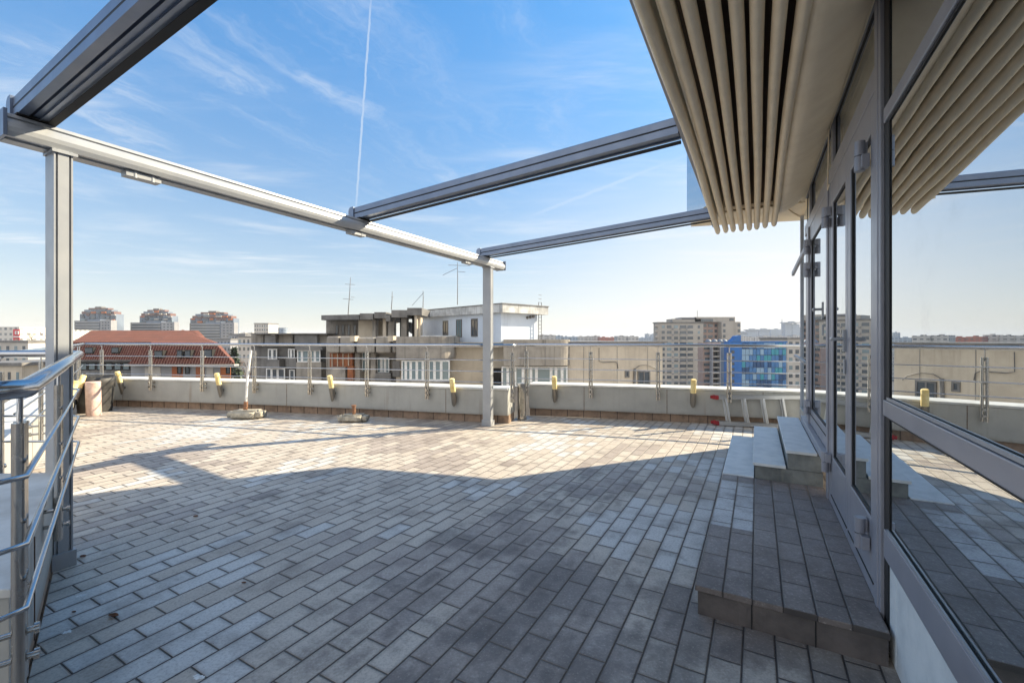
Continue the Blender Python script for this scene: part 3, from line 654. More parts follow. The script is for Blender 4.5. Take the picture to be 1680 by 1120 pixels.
def sx(line, px):
    """distance along line where it crosses picture column px"""
    s = 0
    for i in range(len(line)-1):
        a, b = Vector(line[i]), Vector(line[i+1]); k = (px-840)/720; fa = a.x-k*a.y; fb = b.x-k*b.y
        if fa*fb <= 0: return s+(b-a).length*abs(fa)/(abs(fa)+abs(fb))
        s += (b-a).length
    return s
LR = offs(LF, -.12); LR[-1] = (.0, 7.03)
railing([(-8.66, 8.92)]+LR[1:]+[(.06, 7.30)], 1, [sx([(-8.66, 8.92)]+LR[1:], x) for x in (164, 244, 329, 415, 506, 600, 699, 843)], 'long steel railing on the far left parapet, behind the two concrete pole bases')
RR = offs(RF, -.12); RR[0] = (.10, 7.87)
railing(RR, 1, [sx(RR, x) for x in (863, 969, 1080, 1197)]+[4.6], 'steel railing on the far right parapet above the aluminium ladder')
OR = [(-3.56, 3.14), (-5.33, 5.13), (-7.05, 7.1), (-8.68, 8.88)]
railing(OR, 1, [1.75, 3.6, 5.2, 6.6, 7.3], 'steel railing running away along the far left side, behind the tall near post')
NR = [(-2.4, 1.02), (-1.46, 1.08), (-1.35, 1.12), (-1.33, 1.20), (-2.96, 3.0), (-3.06, 3.03), (-3.16, 3.02), (-4.6, 2.96)]
L3 = [.94, 1.03, 1.11]
railing(NR, 1, [1.37, 2.62, 4.1], 'steel railing nearest the camera at the left edge, its handrail bending back', zf=lambda s: -.022 if s < 1.3 else (-.022+.03*(s-1.3)/2.4 if s < 3.7 else .008))

# ------------------------------------------------------------------ wall lamps: cream tube in an obliquely cut metal holder
def lamp(line, px=None, s=None, side=1, label=''):
    if s is None: s = sx(line, px)
    p, t = along(line, s); n = Vector((-t.y, t.x))*side
    b = Vector((p.x-n.x*.035, p.y-n.y*.035, .30)); top = Vector((p.x-n.x*.15, p.y-n.y*.15, .735)); ax = (top-b).normalized()
    T = thing('wall_lamp', (b.x, b.y, .3), label, 'wall lamp', 'torch shaped lamps on the parapets')
    mid = b+ax*.22; r = .043
    obj('diffuser', MB().tube([mid+ax*.002, top-ax*.01, top], [r, r, r*.82], 18), 'cream', T)
    # metal holder cut to a point against the wall
    side_v = ax.cross(Vector((n.x, n.y, 0))).normalized(); fr_ = side_v.cross(ax).normalized()
    if fr_.dot(Vector((n.x, n.y, 0))) < 0: fr_ = -fr_
    N = 18; vs = []
    for k in range(N):
        a = 2*math.pi*k/N; q = mid+(side_v*math.cos(a)+fr_*math.sin(a))*r*1.06; vs.append(q)
    for k in range(N):
        a = 2*math.pi*k/N; f = (1-math.sin(a))/2      # f = 1 on the outer side
        L = .235 if f > .97 else .235*(.12+.88*f)**1.0
        vs.append(mid+(side_v*math.cos(a)*(1-.0*f)+fr_*math.sin(a))*r*1.06-ax*(.015+L))
    mb = MB(); mb.add(vs, [(k, (k+1) % N, N+(k+1) % N, N+k) for k in range(N)], True); mb.add(vs[:N], [tuple(range(N))]); mb.add(vs[N:], [tuple(range(N))])
    obj('holder', mb, 'holder', T)
    w0 = p-n*.03; mb = MB(); mb.tube([(w0.x, w0.y, .40), (p.x+n.x*.002, p.y+n.y*.002, .40)], .03, 12); obj('wall_plate', mb, 'steel', T)
for px, lb in ((205, 'cream torch lamp on the far parapet just right of the black bin'), (366, 'cream torch lamp on the parapet left of the white leaning pole'), (549, 'cream torch lamp on the parapet above the concrete base with the rusty stub'), (747, 'cream torch lamp on the parapet just left of the far pergola post')):
    lamp(LF, px, label=lb)
for px, lb in ((911, 'yellow torch lamp on the right parapet near the downpipe'), (1136, 'yellow torch lamp on the right parapet just left of the ladder')):
    lamp(RF, px, label=lb)
lamp(OL, s=4.9, side=1, label='cream torch lamp low on the left side parapet, nearer of the two beside the bin')
lamp(OL, s=6.3, side=1, label='cream torch lamp on the left side parapet leaning over the black bin')

# ------------------------------------------------------------------ loose things on the terrace
def rough_block(x0, x1, y, d, h, seed):
    rn = random.Random(seed); vs = []; nx, ny, nz = 9, 4, 4
    bm = bmesh.new(); bmesh.ops.create_cube(bm, size=1); bmesh.ops.bevel(bm, geom=bm.edges[:], offset=.16, segments=2, affect='EDGES')
    bmesh.ops.subdivide_edges(bm, edges=bm.edges[:], cuts=2, use_grid_fill=True)
    mb = MB(); cx = (x0+x1)/2
    for v in bm.verts: v.co = Vector((cx+v.co.x*(x1-x0)*(1+rn.uniform(-.04, .04)), y+v.co.y*d*(1+rn.uniform(-.06, .06)), (v.co.z+.5)*h*(1+rn.uniform(-.06, .06))))
    bm.verts.ensure_lookup_table(); mb.add([v.co[:] for v in bm.verts], [[v.index for v in f.verts] for f in bm.faces], True); bm.free(); return mb
T = thing('pole_base', (-4.66, 7.72, 0), 'rough concrete footing holding a white leaning pole in a rusty sleeve', 'pole base')
obj('footing', rough_block(-4.95, -4.37, 7.72, .30, .145, 1), 'concblock', T)
obj('sleeve', MB().tube([(-4.69, 7.72, .13), (-4.68, 7.72, .29)], .035, 14), 'rust', T)
obj('pole', MB().tube([(-4.685, 7.72, .2), (-4.66, 7.73, .7), (-4.61, 7.75, 1.19)], .019, 12), 'white', T)
T = thing('pole_base', (-2.68, 7.42, 0), 'rough concrete footing with only a short rusty stub, nearer the far post', 'pole base')
obj('footing', rough_block(-2.92, -2.44, 7.42, .27, .12, 2), 'concblock', T)
obj('stub', MB().tube([(-2.67, 7.42, .1), (-2.675, 7.42, .27)], .028, 12), 'rust', T)
obj('stub_cap', MB().tube([(-2.675, 7.42, .25), (-2.675, 7.42, .275)], .04, 12), 'rust', T)
T = thing('bin', (-8.0, 8.4, 0), 'black plastic bin with a loose liner in the far left corner', 'bin')
mb = MB(); mb.tube([(-8.0, 8.42, 0), (-8.0, 8.42, .60)], [.25, .29], 20); obj('bin_body', mb, 'bin', T)
mb = MB(); vs = []; N = 28
for j, (rr_, zz_) in enumerate(((.295, .46), (.31, .57), (.315, .655), (.27, .66), (.25, .5))):
    for k in range(N): a = 2*math.pi*k/N; q = rr_*(1+.03*math.sin(5*a+j)+.02*math.sin(11*a)); vs.append((-8.0+q*math.cos(a), 8.42+q*math.sin(a), zz_+(.02*math.sin(4*a) if j < 3 else 0)))
mb.add(vs, [(j*N+k, j*N+(k+1) % N, (j+1)*N+(k+1) % N, (j+1)*N+k) for j in range(4) for k in range(N)], True); obj('liner', mb, 'bin', T)
mb = MB(); mb.tube([(-7.62, 8.0, 0), (-7.63, 8.0, .3), (-7.64, 8.0, .60)], .108, 22)
T = thing('drain_pipe_piece', (-7.62, 8.0, 0), 'upright pinkish pipe piece standing in front of the black bin', 'pipe')
obj('pipe_wall', mb, 'clay', T); obj('pipe_rim', MB().tube([(-7.64, 8.0, .585), (-7.64, 8.0, .612)], [.112, .108], 22), 'clay', T)

# ladder: two sections lying on edge against the parapet, hinged at the far end
LT = thing('ladder', (3.9, 6.9, 0), 'folded aluminium ladder with red feet lying on its side by the right parapet', 'ladder')
def lrail(a, b, name='side_rail', wd=.028, hg=.062):
    a, b = Vector(a), Vector(b); t = (b-a).normalized(); s = Vector((t.y, -t.x, 0)).normalized(); up = s.cross(t).normalized()
    if up.z < 0: up = -up
    mb = MB(); prof = [(-wd/2, -hg/2), (wd/2, -hg/2), (wd/2, -hg/2+.008), (wd/2-.008, -hg/2+.012), (wd/2-.008, hg/2-.012), (wd/2, hg/2-.008), (wd/2, hg/2), (-wd/2, hg/2)]
    L = (b-a).length; mb.extrude(prof, lambda q, p: a+t*q+s*p[0]+up*p[1], [0, L]); return mb
A0 = Vector((3.28, 7.10, .045)); A1 = Vector((4.60, 6.72, .045))
up_ = Vector((.02, .06, .40))
for off, ln in ((Vector((0, -.0, 0)), 1.0), (Vector((.02, -.065, 0)), .98)):
    a = A0+off; b = a+(A1-A0)*ln
    obj('side_rail', lrail(a, b), 'ladder', LT); obj('side_rail', lrail(a+up_, b+up_+Vector((0, 0, .055))), 'ladder', LT)
    for k in range(5):
        p = a+(b-a)*(.13+.20*k)+Vector((0, 0, .02)); q = p+up_*.93+Vector((-.055, .0, .011*k*.9))
        mb = MB(); tt = (b-a).normalized(); nn = Vector((tt.y, -tt.x, 0)); d = (q-p)
        mb.box(p-tt*.016-nn*.012, tt*.032, nn*.024, d); obj('rung', mb, 'ladder', LT, bevel=.004)
    for base in (a, a+up_):
        mb = MB(); tt = (b-a).normalized(); nn = Vector((tt.y, -tt.x, 0)); c = base-tt*.03
        mb.box(c-nn*.019-Vector((0, 0, .033)), tt*.05, nn*.038, Vector((0, 0, .066))); mb.box(c-tt*.03-nn*.016-Vector((0, 0, .025)), tt*.03, nn*.03, Vector((0, 0, .05)))
        obj('foot', mb, 'redplastic', LT, bevel=.008)
B0 = A1+up_+Vector((0, 0, .05))
obj('side_rail', lrail(B0, B0+Vector((.25, -.75, -.05))), 'ladder', LT); obj('side_rail', lrail(B0-up_, B0-up_+Vector((.25, -.75, -.05))), 'ladder', LT)
for k in range(2):
    p = B0+Vector((.07, -.22, -.015))*(1+1.6*k); mb = MB(); mb.box(p-up_*.95, (.02, 0, 0), (0, -.03, 0), up_*.93); obj('rung', mb, 'ladder', LT)
obj('stay', lrail(B0, B0+Vector((.12, -.55, -.30)), wd=.02, hg=.03), 'ladder', LT)

# leaves and droppings
rl = random.Random(11)
for n, (x, y, s, lb) in enumerate(((136, 914, .022, 'curled brown leaf beside the foot of the near post'), (186, 1012, .026, 'largest curled brown leaf, on the floor tiles at lower left'), (321, 848, .022, 'brown leaf lying alone on the shaded tiles left of centre'), (400, 957, .014, 'tiny dark leaf scrap near the middle of the shaded floor'), (121, 1005, .012, 'tiny black scrap on the tiles by the near railing'))):
    Y = 1008/(y-555); X = (x-840)/720*Y; mb = MB(); vs = []
    m_, k_ = 7, 5
    for i in range(m_):
        for j in range(k_):
            a = i/(m_-1)*2-1; b = j/(k_-1)*2-1; wv = (1-a*a)**.7*.5
            vs.append((X+s*a, Y+s*b*wv, .004+s*(.35*b*b*wv*2+.25*a*a)+rl.uniform(0, .1)*s))
    mb.add(vs, [(i*k_+j, i*k_+j+1, (i+1)*k_+j+1, (i+1)*k_+j) for i in range(m_-1) for j in range(k_-1)], True)
    mb.add([(v[0], v[1], v[2]-.0015) for v in vs], [(i*k_+j, (i+1)*k_+j, (i+1)*k_+j+1, i*k_+j+1) for i in range(m_-1) for j in range(k_-1)], True)
    solo('dry_leaf', mb, 'leaf', lb, 'leaf', 'dry leaves on the tiles')
for x, y, s, lb in ((132, 977, .03, 'white bird dropping on the tiles right of the near railing'), (110, 1036, .028, 'faint white dropping beside the near railing post'), (325, 1110, .03, 'white splat at the bottom picture edge'), (283, 857, .018, 'small pale splat beside the lone brown leaf')):
    Y = 1008/(y-555); X = (x-840)/720*Y; mb = MB(); vs = [(X, Y, .003)]; N = 22
    for k in range(N): a = 2*math.pi*k/N; q = s*rl.uniform(.35, 1.); vs.append((X+q*math.cos(a), Y+q*.7*math.sin(a), .0006))
    mb.add(vs, [(0, 1+k, 1+(k+1) % N) for k in range(N)], True); solo('bird_dropping', mb, 'dropping', lb, 'dropping', 'bird droppings on the tiles')
# ------------------------------------------------------------------ the city: every building a thing of its own
def pbox(mb, x0, x1, y0, y1, Y, D, zb=None):
    """box whose front face stands at depth Y and spans those picture columns and rows"""
    a = at(x0, y0, Y); b = at(x1, y1, Y); return mb.abox(a.x, b.x, Y, Y+D, b.z if zb is None else zb, a.z)
class Face:
    """a vertical wall plane: origin o (bottom left seen from outside), direction d, outward normal n"""
    def __init__(s, o, d, n=None):
        s.o = Vector(o); s.d = Vector((d[0], d[1], 0)).normalized(); s.n = Vector((s.d.y, -s.d.x, 0)) if n is None else Vector(n)
    def box(s, mb, a0, a1, z0, z1, out=.05, inn=.05):
        p = s.o+s.d*a0-s.n*inn; return mb.box((p.x, p.y, z0), s.d*(a1-a0), s.n*(out+inn), (0, 0, z1-z0))
    def px(s, x):
        k = (x-840)/720; return (k*s.o.y-s.o.x)/(s.d.x-k*s.d.y)
    def z(s, x, y):
        a = s.px(x); return 1.4-(y-555)/720*(s.o.y+s.d.y*a)
def window(F, par, a0, a1, z0, z1, gl='winglass', frm='white', bars=1, out=.06, f=.07):
    mb = MB()
    for q in ((a0, a1, z0, z0+f), (a0, a1, z1-f, z1), (a0, a0+f, z0+f, z1-f), (a1-f, a1, z0+f, z1-f)): F.box(mb, *q, out, 0)
    for k in range(1, bars): c = a0+(a1-a0)*k/bars; F.box(mb, c-f/2, c+f/2, z0+f, z1-f, out-.005, 0)
    w_ = obj('window', mb, frm, par); mb = MB(); F.box(mb, a0+f*.5, a1-f*.5, z0+f*.5, z1-f*.5, out*.4, 0); obj('pane', mb, gl, w_); return w_
def pwin(F, par, x0, x1, y0, y1, **k):
    xm = (x0+x1)/2; return window(F, par, F.px(x0), F.px(x1), F.z(xm, y1), F.z(xm, y0), **k)

# --- the old concrete apartment block across the yard
CB = thing('apartment_block', (-3, 33, GZ), 'old streaked concrete apartment block with rounded balconies and a rooftop level', 'building')
def cb(x0, x1, y0, y1, Y, D, m='concrete', name='wall', zb=-12, bev=0.):
    return obj(name, pbox(MB(), x0, x1, y0, y1, Y, D, zb), m, CB, bevel=bev)
rc = random.Random(5)
cb(412, 540, 556, 0, 37.5, 9, 'concdark'); cb(535, 660, 560, 0, 33.5, 12); cb(650, 945, 562, 0, 32.5, 13, 'creamwall')
# cornice slabs of the low left wing
for i, (a, b) in enumerate(((412, 432), (434, 452), (455, 480), (483, 520), (523, 536))): cb(a, b, 548+i % 2, 0, 37-.5*(i % 2), 1.2, 'concdark' if i % 2 else 'concrete', 'cornice_panel', at(0, 567, 37).z)
mb = pbox(MB(), 411, 537, 546.5, 548.3, 36.2, 9.5); obj('roof_edge', mb, 'concdark', CB)
# glazed balcony bays
def bay(xs, y0, y1, Y, par, gl='winglass2'):
    for a, b in zip(xs[:-1], xs[1:]):
        F = Face((at(a, 0, Y).x, Y, 0), (1, 0)); window(F, par, 0, at(b, 0, Y).x-at(a, 0, Y).x, at(0, y1, Y).z, at(0, y0, Y).z, gl=gl, f=.09)
cb(486, 527, 590+4, 0, 35.5, 2, 'concrete', 'balcony_parapet', at(0, 640, 35.5).z)
bay((488, 496, 507, 517, 526), 574, 594, 35.6, CB); cb(484, 529, 568, 0, 35.3, 3, 'concdark', 'balcony_slab', at(0, 574, 35.3).z)
bay((440, 447, 455), 572, 590, 37.2, CB, 'winglass'); bay((473, 478, 484), 572, 588, 37.2, CB, 'winglass'); bay((437, 446, 456, 468), 604, 622, 37.2, CB, 'winglass'); bay((475, 484), 606, 624, 37.2, CB, 'winglass'); bay((489, 500, 512, 524), 604, 628, 35.7, CB, 'winglass')
cb(437, 458, 590, 0, 36.6, 1, 'concdark', 'balcony_parapet', at(0, 603, 36.6).z); cb(470, 486, 588, 0, 36.9, 1, 'concdark', 'balcony_parapet', at(0, 603, 36.9).z)
# centre: upper parapet panels with sunlit right ends painted as paler boxes, brown timber balcony, arch
cbx = [(535, 556, 553), (557, 581, 553), (584, 614, 555), (616, 641, 553), (643, 650, 558)]
for a, b, y in cbx: cb(a, b, y-1.5, 0, 31.8, 1.4, 'concrete', 'balcony_panel', at(0, 579, 31.8).z, .12)
for a, b in ((574, 582), (636, 645)): cb(a, b, 551, 0, 31.2, .8, 'creamwall', 'lit_panel_end', at(0, 560, 31).z)
cb(541, 578, 579, 0, 32.4, 1, 'brownwood', 'timber_balcony', at(0, 602, 32.4).z)
for k in range(4): cb(544+k*9, 545+k*9, 580, 0, 32.3, .1, 'creamwall', 'timber_post', at(0, 601, 32.3).z)
cb(541, 566, 602, 0, 32.1, 1.2, 'concrete', 'balcony_parapet', at(0, 640, 32).z); cb(570, 579, 600, 0, 32.2, .8, 'brownwood', 'timber_panel', at(0, 624, 32).z)
cb(582, 590, 579, 0, 32.6, 1.2, 'concrete', 'pier', -12); cb(608, 616, 579, 0, 32.7, 1.2, 'concrete', 'pier', -12)
# tall arched window
F = Face((at(595, 0, 33.3).x, 33.3, 0), (1, 0)); mb = MB(); wA = at(606, 0, 33.3).x-at(595, 0, 33.3).x; zt = at(0, 572, 33.3).z; zb_ = at(0, 608, 33.3).z
arc = [(wA/2+wA/2*math.cos(math.pi*k/10), zt+wA/2*math.sin(math.pi*k/10)*1.6) for k in range(11)]
outl = [(0, zb_), (wA, zb_)]+arc
x_0 = F.o.x
obj('arch_pane', MB().extrude([(x_0+p[0], p[1]) for p in outl], lambda t, q: Vector((q[0], t, q[1])), [33.2, 33.3]), 'winglass2', CB)
mb = MB(); mb.tube([(x_0+p[0], 33.17, p[1]) for p in [(0, zb_)]+arc[::-1]+[(wA, zb_)]], .05, 6); mb.tube([(x_0, 33.16, (zt+zb_)/2), (x_0+wA, 33.16, (zt+zb_)/2)], .05, 6); obj('arch_frame', mb, 'white', CB)
bay((618, 626, 632, 639), 586, 612, 33.2, CB); cb(616, 641, 612, 0, 32.5, 1.2, 'concdark', 'balcony_parapet', at(0, 640, 32).z)
cb(644, 656, 592, 0, 32.4, .6, 'concdark', 'plant_stand', at(0, 618, 32.4).z)
def stadium(x0, x1, Y, D, z0, z1, rad, name, m, par=CB, rl_=True):
    """balcony slab with its right (and left) front corner rounded"""
    a = at(x0, 0, Y).x; b = at(x1, 0, Y).x; pts = [(a, Y+D), (a, Y)]
    for k in range(9): t = math.pi/2*k/8; pts.append((b-rad+rad*math.sin(t), Y+rad-rad*math.cos(t)))
    pts.append((b, Y+D)); return obj(name, MB().prism(pts, z0, z1), m, par)
stadium(650, 743, 30.6, 4, at(0, 588, 30.6).z, at(0, 552, 30.6).z, 1.3, 'rounded_balcony', 'concrete')
bay((659, 666, 674, 684, 694, 703, 713, 724, 738), 591, 624, 31.0, CB); stadium(656, 741, 30.8, 4, -8, at(0, 625, 30.8).z, 1.2, 'balcony_parapet', 'concrete')
stadium(826, 939, 28.4, 5, at(0, 600, 28.4).z, at(0, 557, 28.4).z, 1.2, 'rounded_balcony', 'concrete')
for x in (862, 894): cb(x, x+.8, 558, 0, 28.37, .1, 'concdark', 'panel_seam', at(0, 600, 28.37).z)
bay((823, 833, 845, 858, 871, 880, 904, 912, 922, 931), 601, 634, 28.9, CB); stadium(820, 936, 28.6, 4, -8, at(0, 636, 28.6).z, 1.2, 'balcony_parapet', 'concrete')
cb(800, 822, 604, 0, 30.2, .2, 'dark', 'balcony_opening', at(0, 640, 30.2).z)
# cream side wall, turned towards the sun
FO = at(930, 0, 29.2); FC = Face((FO.x, 29.2, 0), (.93, .37))
zr = 1.4-8*29.2/720
mb = MB(); L_ = FC.px(1087); mb.box((FO.x, 29.2, GZ+1), FC.d*L_, -FC.n*9, (0, 0, zr-GZ-1)); obj('side_wall', mb, 'creamwall', CB)
mb = MB(); FC.box(mb, -.2, L_+.25, zr, zr+.10, .25, 9); obj('roof_edge', mb, 'concdark', CB)
for x in (1012, 957, 1062): mb = MB(); FC.box(mb, FC.px(x), FC.px(x)+.05, -8, zr, .012, 0); obj('panel_seam', mb, 'concrete', CB)
pwin(FC, CB, 1046, 1066, 608, 631, gl='winglass', frm='concdark', bars=2, f=.1); pwin(FC, CB, 1025, 1032, 607, 619, gl='winglass', frm='concdark', f=.1)
for z in (-6.5, -9.8): window(FC, CB, FC.px(1040), FC.px(1066), z, z+1.6, frm='white', bars=2)
mb = MB(); p = FC.o+FC.n*.06
def fp(x, y): a = FC.px(x); q = FC.o+FC.d*a+FC.n*.07; return (q.x, q.y, FC.z(x, y))
mb.tube([fp(1042, 632), fp(1041, 615), fp(1042, 604), fp(1049, 599), fp(1060, 598), fp(1073, 603), fp(1078, 609)], .025, 5); mb.tube([fp(988, 594), fp(1008, 593), fp(1012, 596), fp(1013, 604)], .025, 5); mb.tube([fp(982, 570), fp(982, 592), fp(988, 594)], .02, 5); mb.tube([fp(1040, 632), fp(1041, 604)], .12, 6)
obj('cable', mb, 'concdark', CB)
# rooftop level: left pavilion, colonnade, white pavilion
zf = 1.15
def rt(x0, x1, y0, y1, Y, D, m, name='rooftop_wall', bev=0.): return obj(name, pbox(MB(), x0, x1, y0, y1, Y, D), m, CB, bevel=bev)
rt(535, 588, 524, 553, 38, 6, 'concrete'); rt(588, 612, 523, 553, 37, 7, 'creamwall')
mb = MB(); a = at(527, 519, 36.5); b = at(590, 513, 35.5); mb.prism([(a.x, 36.5), (b.x, 35.3), (b.x+.6, 45), (a.x, 45)], at(0, 525, 36.5).z, at(0, 516.5, 36).z); obj('roof_slab', mb, 'concdark', CB)
for x in (551, 561, 570.5, 580.5):
    F = Face((at(x, 0, 37.95).x, 37.95, 0), (1, 0)); window(F, CB, 0, .19, at(0, 550, 37.95).z, at(0, 533, 37.95).z, gl='winglass', frm='concdark', f=.03)
for x0, x1, y0 in ((590, 612, 514), (614, 633, 512), (633, 640, 517), (642, 668, 508.5), (668, 692, 505)): rt(x0, x1, y0, y0+10+(x0 > 640)*2, 35.4, 3.5, 'concdark', 'roof_beam')
for x0, x1, m in ((611, 616, 'concrete'), (628, 633, 'creamwall'), (637, 646, 'concrete'), (656, 661.5, 'dark'), (658, 667, 'concrete'), (676, 680, 'dark'), (680, 684, 'creamwall'), (686, 690, 'creamwall')): rt(x0, x1, 517, 553, 35.6+rc.uniform(0, 1), .8, m, 'column')
rt(616, 629, 517, 553, 38, .5, 'creamwall')
C0 = Vector((at(822, 0, 33).x, 33, 0)); dA = Vector((-7.8, 8.4, 0)).normalized(); dB = Vector((8.4, 7.8, 0)).normalized()
zc0, zc1 = 1.2, 1.4+42*33/720
LA = 11.4; mb = MB(); mb.box(tuple(C0+Vector((0, 0, zc0-.4))), dA*LA, dB*3.9, (0, 0, zc1-zc0+.4)); obj('rooftop_wall', mb, 'bluewall', CB)
mb = MB(); mb.box(tuple(C0-dA*.55-dB*.35+Vector((0, 0, zc1))), dA*(LA+.8), dB*5.0, (0, 0, .62)); obj('roof_slab', mb, 'slabedge', CB)
mb = MB(); mb.box(tuple(C0-dA*.6-dB*.4+Vector((0, 0, zc1+.625))), dA*(LA+.9), dB*5.1, (0, 0, .07)); obj('roof_edge', mb, 'concdark', CB)
FA = Face(C0+dA*LA, -dA)
for x0, x1, y0, y1, m in ((727, 735.5, 526, 553, 'winglass'), (749, 758, 524, 553, 'bluewin'), (773.5, 784, 522.5, 552, 'winglass')):
    pwin(FA, CB, x0, x1, y0, y1, gl='winglass' if m == 'winglass' else 'winglass2', frm='concdark', bars=2, f=.06)
FBf = Face(C0, dB)
lad = MB(); u_ = FBf.px(880)
for uu in (u_-.0, u_+.33):
    p = C0+dB*uu+FBf.n*.25; lad.tube([(p.x, p.y, zc0-.2), (p.x, p.y, zc1+1.0)], .03, 6)
for k in range(13): p = C0+dB*u_+FBf.n*.25; q = p+dB*.33; z = zc0+.1+k*.3; lad.tube([(p.x, p.y, z), (q.x, q.y, z)], .02, 5)
obj('roof_ladder', lad, 'concdark', CB)
mb = MB(); p = C0+dB*(u_-.5)+FBf.n*.15
for k in range(3): vs, fs = sph((p.x-.25*k, p.y-.15*k, zc1-.18-.05*k), .12, 7, 5); mb.add(vs, fs, True)
obj('vent_fitting', mb, 'concdark', CB)
rt(690, 742, 550, 556, 34, 6, 'slabedge', 'terrace_edge'); 
mb = MB(); mb.abox(at(742, 0, 32).x, at(826, 0, 32).x, 31.6, 36, .95, 1.05); obj('terrace_roof', mb, 'dark', CB)
mb = MB(); q = at(673, 540, 38); mb.tube([q, q+Vector((.15, -.1, .1))], [.1, .62], 14); obj('satellite_dish', mb, 'concdark', CB)
def antenna(x, yb, yt, Y, bars, label, lean=0., r=.03):
    a = at(x, yb, Y); b = at(x+lean, yt, Y); T = thing('roof_antenna', tuple(a), label, 'antenna', 'antennas on the concrete block roof')
    obj('mast', MB().tube([a, a.lerp(b, .6)+Vector((.02, 0, 0)), b], [r*1.2, r, r*.6], 6), 'concdark', T)
    for f, w0, w1, dy in bars:
        c = a.lerp(b, f); s = Y/720; mb = MB().tube([c+Vector((w0*s, 0, -dy*s)), c+Vector((w1*s, .3, 0))], r*.6, 5); obj('antenna_arm', mb, 'concdark', T)
antenna(571, 517, 455, 37, ((.42, -10, 5, -1), (.48, 3, 7, 0), (.82, -8, 6, 0)), 'thin antenna with two cross arms on the left rooftop pavilion', 4)
antenna(642, 508, 478, 36, ((.7, -1, 1, 0),), 'short bare antenna rod over the open colonnade', 1.5)
antenna(694, 505, 477, 37, ((.92, -18, 0, 22),), 'thin antenna rod with a slanting wire at the edge of the white pavilion', .0)
antenna(750.5, 500, 430, 36, ((.93, -15, 20, 0), (.78, 0, 12, 0), (.88, -24, 0, 13)), 'tallest antenna with several arms standing on the white pavilion')

# --- red tiled roof house
RH = thing('tiled_roof_house', (-40, 56, GZ), 'long house with steep red tiled mansard roof and dark roof windows', 'building')
def quadstrip(rows): 
    """rings of equal length joined by quads"""
    mb = MB(); n = len(rows[0]); vs = [p for r in rows for p in r]
    fs = [(j*n+i, j*n+(i+1) % n, (j+1)*n+(i+1) % n, (j+1)*n+i) for j in range(len(rows)-1) for i in range(n)]+[tuple(range((len(rows)-1)*n, len(rows)*n))]
    return mb.add(vs, fs)
def P_(x, y, Y): return tuple(at(x, y, Y))
# back range
e = [P_(112, 590, 62), P_(345, 590, 62), (at(350, 0, 76).x, 76, at(0, 590, 62).z), (at(118, 0, 76).x, 76, at(0, 590, 62).z)]
k_ = [P_(118, 561, 63.2), P_(338, 561, 63.2), (at(343, 0, 74.8).x, 74.8, at(0, 561, 63.2).z), (at(124, 0, 74.8).x, 74.8, at(0, 561, 63.2).z)]
r_ = [P_(150, 542, 68), P_(318, 542, 68), (at(318, 0, 68).x, 69, at(0, 542, 68).z), (at(150, 0, 68).x, 69, at(0, 542, 68).z)]
obj('roof', quadstrip([e, k_, r_]), 'rooftile', RH)
# front wing
Yf = 53
e = [P_(209, 597, Yf), P_(385, 597, Yf), (at(384, 0, 62).x, 62, at(0, 597, Yf).z), (at(225, 0, 62).x, 62, at(0, 597, Yf).z)]
k2 = [P_(246, 563, Yf+1.3), P_(353, 563, Yf+1.3), (at(358, 0, 61.5).x, 61.5, at(0, 563, Yf+1.3).z), (at(250, 0, 61.5).x, 61.5, at(0, 563, Yf+1.3).z)]
r2 = [P_(299, 541, 60), P_(301, 541, 60), (at(301, 0, 61).x, 61, at(0, 541, 60).z), (at(299, 0, 61).x, 61, at(0, 541, 60).z)]
obj('roof', quadstrip([e, k2, r2]), 'rooftile', RH)
mb = MB(); mb.abox(at(207, 0, Yf).x, at(387, 0, Yf).x, Yf-.3, Yf+.6, at(0, 600, Yf).z, at(0, 597.5, Yf).z); obj('eaves_gutter', mb, 'aptwhite', RH)
mb = MB(); mb.prism([(at(215, 0, Yf+1).x, Yf+1), (at(378, 0, Yf+1).x, Yf+1), (at(378, 0, 61).x, 61), (at(215, 0, 61).x, 61)], GZ, at(0, 600, Yf).z-.01); obj('wall', mb, 'aptgrey', RH)
mb = MB(); mb.abox(at(110, 0, 63).x, at(345, 0, 63).x, 63.2, 66, GZ, at(0, 590.5, 62).z); obj('wall', mb, 'concdark', RH)
mb = MB(); mb.abox(at(110, 0, 62).x, at(345, 0, 62).x, 61.8, 63, at(0, 592, 62).z, at(0, 590.2, 62).z); obj('eaves_gutter', mb, 'concdark', RH)
for a, b, m in ((227, 253, 'aptwhite'), (272, 290, 'orange'), (312, 326, 'orange'), (330, 341, 'aptwhite'), (353, 370, 'orange')):
    mb = MB(); mb.abox(at(a, 0, Yf).x, at(b, 0, Yf).x, Yf+.93, Yf+.99, at(0, 640, Yf).z, at(0, 602, Yf).z); obj('wall_panel', mb, m, RH)
for a, b in ((291, 298), (304, 311), (371, 378)):
    F = Face((at(a, 0, Yf+.9).x, Yf+.9, 0), (1, 0)); window(F, RH, 0, at(b, 0, Yf+.9).x-at(a, 0, Yf+.9).x, at(0, 614, Yf).z, at(0, 602, Yf).z, frm='dark', f=.1)
for a in range(131, 214, 14):
    F = Face((at(a, 0, 63.1).x, 63.1, 0), (1, 0)); window(F, RH, 0, 1.05, at(0, 607, 63).z, at(0, 595, 63).z, gl='winglass2', frm='dark', f=.1)
